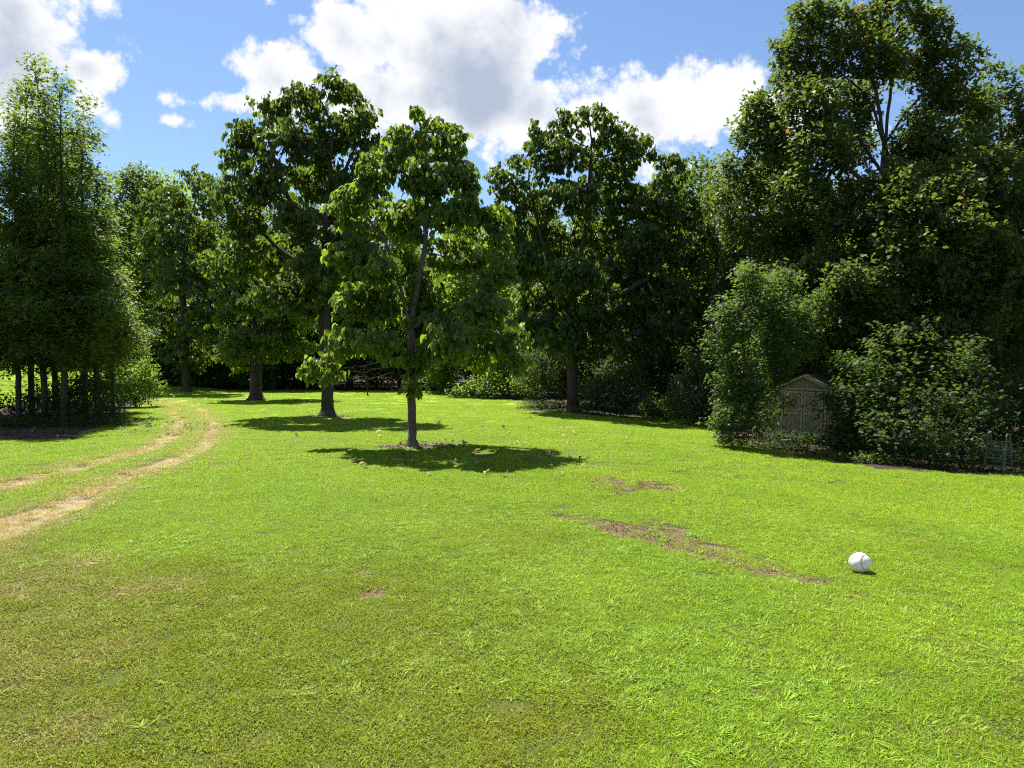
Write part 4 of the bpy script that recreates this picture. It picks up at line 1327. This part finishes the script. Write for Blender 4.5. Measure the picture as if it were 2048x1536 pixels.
# ------------------------------------------------------------------ shed
M['siding'] = simple_mat('weathered_siding', (.150, .130, .072), (.290, .255, .150), 5.0, .9, .004, (6, 6, .8))
M['trim'] = simple_mat('weathered_trim', (.230, .200, .120), (.400, .355, .225), 5.0, .9, .003, (3, 3, 1.2))
M['shingle'] = simple_mat('shingle', (.035, .027, .022), (.095, .075, .062), 9.0, .95, .004)
M['rust'] = simple_mat('rusty_iron', (.05, .025, .015), (.11, .06, .035), 20.0, .8)


class MB:
    """collects solid shapes into one mesh"""
    def __init__(self):
        self.v, self.f = [], []

    def prism(self, poly, y0, y1):
        """polygon in x,z extruded along y"""
        n = len(poly); o = len(self.v)
        self.v += [(x, y0, z) for x, z in poly] + [(x, y1, z) for x, z in poly]
        self.f += [tuple(o + i for i in range(n))[::-1], tuple(o + n + i for i in range(n))]
        self.f += [(o + i, o + (i + 1) % n, o + n + (i + 1) % n, o + n + i) for i in range(n)]

    def box(self, x0, x1, y0, y1, z0, z1):
        self.prism([(x0, z0), (x1, z0), (x1, z1), (x0, z1)], y0, y1)

    def bar(self, a, b, w, y0, y1):
        """board between two points of the x,z plane"""
        a, b = np.array(a, float), np.array(b, float)
        t = (b - a) / np.linalg.norm(b - a); nn = np.array((-t[1], t[0])) * w / 2
        self.prism([tuple(a + nn), tuple(a - nn), tuple(b - nn), tuple(b + nn)], y0, y1)

    def tube(self, pts, rad, sides=8, closed=False):
        P = np.array(pts, float)
        T = unit(np.gradient(P, axis=0)) if not closed else unit(np.roll(P, -1, 0) - np.roll(P, 1, 0))
        ref = np.array([.31, .22, .92]) if abs(T[0][2]) < .8 else np.array([.95, .2, .1])
        U = unit(np.cross(T, ref)); W = np.cross(T, U)
        a = np.arange(sides) * 2 * np.pi / sides
        R = np.broadcast_to(np.asarray(rad, float), (len(P),))
        ring = P[:, None] + R[:, None, None] * (np.cos(a)[None, :, None] * U[:, None] + np.sin(a)[None, :, None] * W[:, None])
        o = len(self.v); m = len(P)
        self.v += [tuple(x) for x in ring.reshape(-1, 3)]
        for i in range(m if closed else m - 1):
            for j in range(sides):
                k = (j + 1) % sides; i2 = (i + 1) % m
                self.f.append((o + i * sides + j, o + i * sides + k, o + i2 * sides + k, o + i2 * sides + j))
        if not closed:
            self.f.append(tuple(o + j for j in range(sides))[::-1]); self.f.append(tuple(o + (m - 1) * sides + j for j in range(sides)))

    def build(self, name, mat, parent=None, smooth_shade=False):
        me = mesh_np(name, self.v, faces=self.f, mat=M[mat], smooth_shade=smooth_shade)
        bm = bmesh.new(); bm.from_mesh(me); bmesh.ops.recalc_face_normals(bm, faces=bm.faces); bm.to_mesh(me); bm.free()
        return link(name, me, parent)


def gambrel(x):
    x = abs(x)
    return 2.22 - x * .51 if x < .92 else 1.75 - (x - .92) * 1.85


def build_shed():
    d = 29.0
    x = at(1606, 870, d)[0]
    z = CAMZ - (868 - HOR) / F * d
    root = link('shed', None, None, (x, d, z), (0, math.radians(1.5), math.radians(-36)))
    root.scale = (1.07, 1.07, 1.07)
    tag(root, 'weathered wooden barn-roofed shed with double doors, half overgrown', 'shed')
    W, D = 1.45, 3.2
    for (y0, y1, face) in ((0, .03, 'front'), (D - .03, D, 'back')):
        m = MB()
        px = -W
        while px < W - 1e-3:
            x0, x1 = px + .004, min(px + .1, W) - .004
            ts = [x0] + [k for k in (-.92, 0, .92) if x0 < k < x1] + [x1]
            m.prism([(x0, 0), (x1, 0)] + [(t, gambrel(t) - .01) for t in ts[::-1]], y0, y1)
            px += .1
        m.build('siding', 'siding', root)
    b = MB(); b.prism([(-W + .01, .02), (W - .01, .02), (W - .01, .72), (.92, 1.70), (0, 2.17), (-.92, 1.70), (-W + .01, .72)], .035, .06); b.build('wall_backing', 'siding', root)
    for s in (-1, 1):
        m = MB()
        for i in range(32):
            m.box(s * W - .015, s * W + .015, .035 + i * .1 + .004, .035 + (i + 1) * .1 - .004 if i < 31 else D - .035, 0, .80)
        m.build('side_wall', 'siding', root)
    # roof panels with shingle courses
    for s in (-1, 1):
        for (xa, za, xb, zb, nc) in ((0, 2.26, .98, 1.76, 8), (.95, 1.78, 1.56, .64, 9)):
            m = MB()
            for i in range(nc):
                t0, t1 = i / nc, (i + 1) / nc
                p = lambda t: (s * (xa + (xb - xa) * t), za + (zb - za) * t)
                a, b_ = p(t0), p(min(t1 + .04, 1.02))
                nn = np.array((s * (za - zb), (xb - xa))); nn = nn / np.linalg.norm(nn)
                lo = .008; hi = .034
                m.prism([(a[0] + nn[0] * lo, a[1] + nn[1] * lo), (a[0] + nn[0] * (lo + .012), a[1] + nn[1] * (lo + .012)), (b_[0] + nn[0] * hi, b_[1] + nn[1] * hi), (b_[0] + nn[0] * (hi - .014), b_[1] + nn[1] * (hi - .014))], -.16, D + .12)
            m.build('roof_panel', 'shingle', root)
            f = MB(); f.bar((s * xa, za - .03), (s * xb, zb - .03), .07, -.15, -.125); f.build('bargeboard', 'trim', root)
    # doors
    for s in (-1, 1):
        cx = s * .36
        pnl = MB()
        for i in range(7):
            pnl.box(cx - .34 + i * .0971 + .003, cx - .34 + (i + 1) * .0971 - .003, -.028, -.006, .04, 1.62)
        door = pnl.build('door', 'siding', root)
        fr = MB()
        y0, y1 = -.062, -.03
        xs0, xs1 = cx - .345, cx + .345
        fr.box(xs0, xs0 + .065, y0, y1, .03, 1.63); fr.box(xs1 - .065, xs1, y0, y1, .03, 1.63)
        for zz in (.03, .74, 1.565):
            fr.box(xs0 + .066, xs1 - .066, y0, y1, zz, zz + .065)
        for (z0, z1) in ((.095, .74), (.805, 1.565)):
            for (sx, sz) in ((1, 1), (1, -1), (-1, 1), (-1, -1)):
                ex = cx + sx * .28; ez = z1 if sz > 0 else z0
                fr.bar((ex, ez - sz * .19), (ex - sx * .19, ez), .045, y0 + .004, y1 - .002)
        fr.build('door_frame', 'trim', door)
        dm = MB()
        c = np.array((cx, 1.19)); k = .13
        q_ = [c + (0, k), c + (k * .85, 0), c - (0, k), c - (k * .85, 0)]
        for i in range(4): dm.bar(q_[i], q_[(i + 1) % 4], .028, y0 + .006, y1)
        dm.build('diamond_trim', 'rust', door)
        for hz_ in (.22, 1.38):
            h = MB(); h.box(cx + s * .30 - .06, cx + s * .30 + .06, y0 - .008, y0 - .002, hz_ - .03, hz_ + .03); h.build('hinge', 'rust', door)
    l = MB(); l.box(-.05, .03, -.085, -.064, 1.02, 1.12); l.build('latch', 'rust', root)
    t = MB(); t.box(-.92, .92, -.05, -.004, 1.68, 1.75); t.build('door_header', 'trim', root)
    for s in (-1, 1):
        t = MB(); t.box(s * .79 - .045, s * .79 + .045, -.045, -.003, .02, 1.67); t.build('corner_board', 'trim', root)
    t = MB(); t.box(-W, W, -.02, D, -.10, -.004); t.build('floor_frame', 'siding', root)
    for (bx, by) in ((-1.2, .2), (1.2, .2), (-1.2, 3.0), (1.2, 3.0), (-.1, .25)):
        t = MB(); t.box(bx - .1, bx + .1, by - .2, by + .2, -.55, -.105); t.build('foundation_block', 'concrete', root)


M['concrete'] = simple_mat('old_concrete', (.16, .16, .14), (.28, .28, .25), 8.0, .95, .004)
build_shed()

# loose things by the shed
g = gpt(1573, 889)
cb = MB()
for (x0, x1, y0, y1) in ((-.2, .2, -.1, -.07), (-.2, .2, .07, .1), (-.2, -.165, -.07, .07), (.165, .2, -.07, .07), (-.018, .018, -.07, .07)):
    cb.box(x0, x1, y0, y1, 0, .19)
cbo = cb.build('concrete_block', 'concrete'); cbo.location = (g[0], g[1], float(hz(*g)) - .01); cbo.rotation_euler = (0, 0, .5)
tag(cbo, 'grey hollow concrete block in front of the raised shed', 'block')

M['clay'] = simple_mat('terracotta', (.20, .075, .035), (.32, .13, .065), 9.0, .9, .002)


def lathe(name, prof, mat, sides=28):
    V, Fq = [], []
    for (r_, z_) in prof:
        for j in range(sides):
            a = 2 * math.pi * j / sides
            V.append((r_ * math.cos(a), r_ * math.sin(a), z_))
    m = len(prof)
    for i in range(m - 1):
        for j in range(sides):
            k = (j + 1) % sides
            Fq.append((i * sides + j, i * sides + k, (i + 1) * sides + k, (i + 1) * sides + j))
    return mesh_np(name, V, faces=Fq, mat=M[mat], smooth_shade=True)


g = gpt(1490, 890)
po = link('clay_pot', lathe('clay_pot', [(.001, 0), (.15, 0), (.20, .30), (.235, .30), (.24, .38), (.215, .385), (.20, .32), (.18, .30), (.14, .04), (.001, .03)], 'clay'), None, (g[0], g[1], float(hz(*g)) - .02))
tag(po, 'orange clay pot among weeds at the lower left of the shed', 'pot')

# ------------------------------------------------------------------ pool ladder
M['ladder'] = simple_mat('weathered_resin', (.05, .065, .062), (.10, .125, .12), 12.0, .55, 0, (1, 1, 1), 4.0, .4)


def build_ladder():
    d = 21.6
    c = at(1999, 935, d)
    z = float(hz(c[0], c[1]))
    root = link('pool_ladder', None, None, (c[0], c[1], z), (0, 0, math.radians(36)))
    tag(root, 'grey A-frame swimming pool ladder standing in the weeds', 'ladder')
    # local x = splay of the legs, local y = away along the treads
    for s in (-1, 1):
        y = s * .25
        pts = [(-.36, y, -.03), (-.30, y, .25), (-.22, y, .62), (-.15, y, .98)]
        for k in range(1, 8):
            a = math.pi * (1 - k / 8)
            pts.append((math.cos(a) * .145, y, 1.04 + math.sin(a) * .16))
        pts += [(.15, y, .98), (.22, y, .62), (.30, y, .25), (.36, y, -.03)]
        m = MB(); m.tube(pts, .021, 10); m.build('rail', 'ladder', root, True)
        for e in (-1, 1):
            f = MB(); f.tube([(e * .362, y, -.04), (e * .355, y, .03)], .028, 10); f.build('foot', 'ladder', root)
    for e in (-1, 1):
        for zz in ((.24, .47, .72) if e < 0 else (.30, .53, .76)):
            hx = e * (.36 - (zz + .03) * .215)
            m = MB()
            m.box(hx - .055, hx + .055, -.275, .275, zz - .012, zz + .012)
            m.box(hx - .06, hx - .048, -.275, .275, zz - .035, zz - .0125); m.box(hx + .048, hx + .06, -.275, .275, zz - .035, zz - .0125)
            m.build('tread', 'ladder', root)
    m = MB(); m.tube([(.14, -.25, .94), (.14, .25, .94)], .015, 8); m.build('crossbar', 'ladder', root)


build_ladder()

# ------------------------------------------------------------------ ball
def ball_mat():
    m, N = new_mat('ball_cover')
    out = N.n('ShaderNodeOutputMaterial'); pb = N.n('ShaderNodeBsdfPrincipled')
    tc = N.n('ShaderNodeTexCoord'); p = tc.outputs['Object']
    sp = N.ss(N.noise(p, 70.0, 2.0, .5), .66, .72)
    big = N.ss(N.noise(p, 9.0, 3.0, .6), .42, .68)
    c = N.mix(N.m('MULTIPLY', big, .35), (.80, .78, .73), (.60, .57, .50))
    c = N.mix(N.m('MULTIPLY', N.m('MULTIPLY', sp, big), .8), c, (.22, .20, .17))
    N.l(c, pb.inputs['Base Color'])
    pb.inputs['Roughness'].default_value = .5
    b = N.n('ShaderNodeBump'); b.inputs['Distance'].default_value = .002
    N.l(N.noise(p, 60.0, 4.0), b.inputs['Height']); N.l(b.outputs[0], pb.inputs['Normal'])
    N.l(pb.outputs[0], out.inputs[0])
    return m


M['ball'] = ball_mat()
M['stitch'] = simple_mat('red_stitch', (.42, .03, .03), (.55, .06, .05), 20.0, .7)


def build_ball():
    g = gpt(1724, 1146)
    R = 41 / F * g[1] / 2
    root = link('ball', None, None, (g[0], g[1] + .0, float(hz(*g)) + R * .93 - .004), (-3.0987, -0.4571, 0.6688))
    tag(root, 'oversized white baseball with red stitching lying on the lawn', 'ball')
    bm = bmesh.new(); bmesh.ops.create_uvsphere(bm, u_segments=64, v_segments=40, radius=R)
    T = np.linspace(0, 4 * np.pi, 640, endpoint=False)
    A = .44
    al = np.pi / 2 - (np.pi / 2 - A) * np.cos(T); be = T / 2 + A * np.sin(2 * T)
    curve = np.stack([np.sin(al) * np.cos(be), np.sin(al) * np.sin(be), np.cos(al)], 1)
    for v in bm.verts:                      # the panels dip into the seam a little
        u = np.array(v.co) / R
        dd = np.min(np.linalg.norm(curve - u, axis=1))
        v.co *= 1 - .015 * math.exp(-(dd / .05) ** 2)
    me = bpy.data.meshes.new('cover'); bm.to_mesh(me); bm.free()
    me.materials.append(M['ball']); me.polygons.foreach_set('use_smooth', np.ones(len(me.polygons), bool))
    cv = link('cover', me, root)
    sm = MB(); sm.tube(curve * R * .990, .0016, 5, True); sm.build('seam', 'stitch', root)
    st = MB()
    for i in range(0, 640, 6):
        c = curve[i]; t = unit(curve[(i + 1) % 640] - curve[i - 1]); s = unit(np.cross(c, t))
        for sg in (-1, 1):
            a = c * .994; b = unit(c + s * sg * .075 + t * .05)
            b = b * 1.004
            st.tube([a * R, (a * .45 + b * .55) * R * 1.004, b * R], .0016, 4)
    st.build('stitching', 'stitch', root)
    root.scale = (1.04, 1.0, .96)


build_ball()

# ------------------------------------------------------------------ fallen leaves
M['fallen'] = leaf_mat('fallen_leaf', (.40, .30, .09), (.50, .40, .16), (.36, .28, .09), .25, .6, .3)
M['fallen_brown'] = leaf_mat('brown_leaf', (.10, .060, .030), (.22, .14, .07), (.16, .10, .05), .2, .6, .3)


def fallen():
    r = np.random.default_rng(17)
    mes = []
    for i in range(4):
        V, Fc = heart()
        V = V.copy(); V[:, 2] = V[:, 2] * (1 + i * .5) + .25 * V[:, 0] ** 2 * (1 if i % 2 else -1) + .08 * i * V[:, 1]
        V[:, 2] -= V[:, 2].min()
        mes.append([mesh_np('fallen_leaf', V, tris=Fc, mat=M[m_]) for m_ in ('fallen', 'fallen_brown')])
    zones = [(690, 1180, 898, 962, 34, 'dry leaf dropped in the shade patch of the nearest tree', 'dry leaves under the nearest tree'),
             (480, 900, 835, 878, 18, 'dry leaf dropped in the shade patch of the tallest lawn tree', 'dry leaves under the tallest lawn tree'),
             (990, 1300, 832, 925, 34, 'dry leaf dropped on the lawn before the weedy-island tree', 'dry leaves before the weedy-island tree'),
             (900, 1200, 850, 905, 10, 'pale leaf lying in the sun between the two central trees', 'pale leaves between the central trees'),
             (350, 700, 790, 812, 8, 'pale leaf lying near the thick-trunked far tree', 'pale leaves near the far tree')]
    for (x0, x1, y0, y1, n, lab, grp) in zones:
        for _ in range(n):
            px, py = r.uniform(x0, x1), y0 + (y1 - y0) * r.random() ** .9
            g_ = gpt(px, py)
            o = link('fallen_leaf', mes[r.integers(4)][int(r.random() < .22)], None, (g_[0], g_[1], float(hz(*g_)) + .035),
                     (r.normal(0, .35), r.normal(0, .35), r.random() * 6.28))
            s = r.uniform(.09, .19); o.scale = (s, s, s)
            tag(o, lab, 'leaf', grp)


fallen()


def litter():
    """brown leaf litter in the bare ring at the nearest trunk and under the grove"""
    r = np.random.default_rng(19)
    P, Rm, S = [], [], []
    def put(cx, cy, rx, ry, n, s0):
        for _ in range(n):
            a = r.random() * 6.283; q_ = math.sqrt(r.random())
            x, y = cx + math.cos(a) * q_ * rx, cy + math.sin(a) * q_ * ry
            P.append((x, y, float(hz(x, y)) + .015 + .02 * r.random()))
            az = r.random() * 6.283
            Rm.append(frames(np.array([[math.cos(az), math.sin(az), r.normal(0, .3)]]), np.array([[0, 0, 1.0]]) + r.normal(0, .35, (1, 3)))[0])
            S.append(s0 * r.uniform(.5, 1.2))
    c = gpt(840, 894); put(c[0], c[1], 1.3, .75, 420, .13)
    c = gpt(1110, 822); put(c[0], c[1], 2.6, 1.8, 300, .15)
    c = gpt(655, 833); put(c[0], c[1], 1.4, 1.0, 160, .15)
    put(-18, 27.5, 7, 4, 900, .16)
    o = link('leaf_litter', leaves_mesh('leaf_litter', OVAL, np.array(P), np.array(Rm), np.array(S), M['fallen_brown']))
    tag(o, 'brown leaf litter in the bare rings under the trees', 'litter', None, 'stuff')


litter()
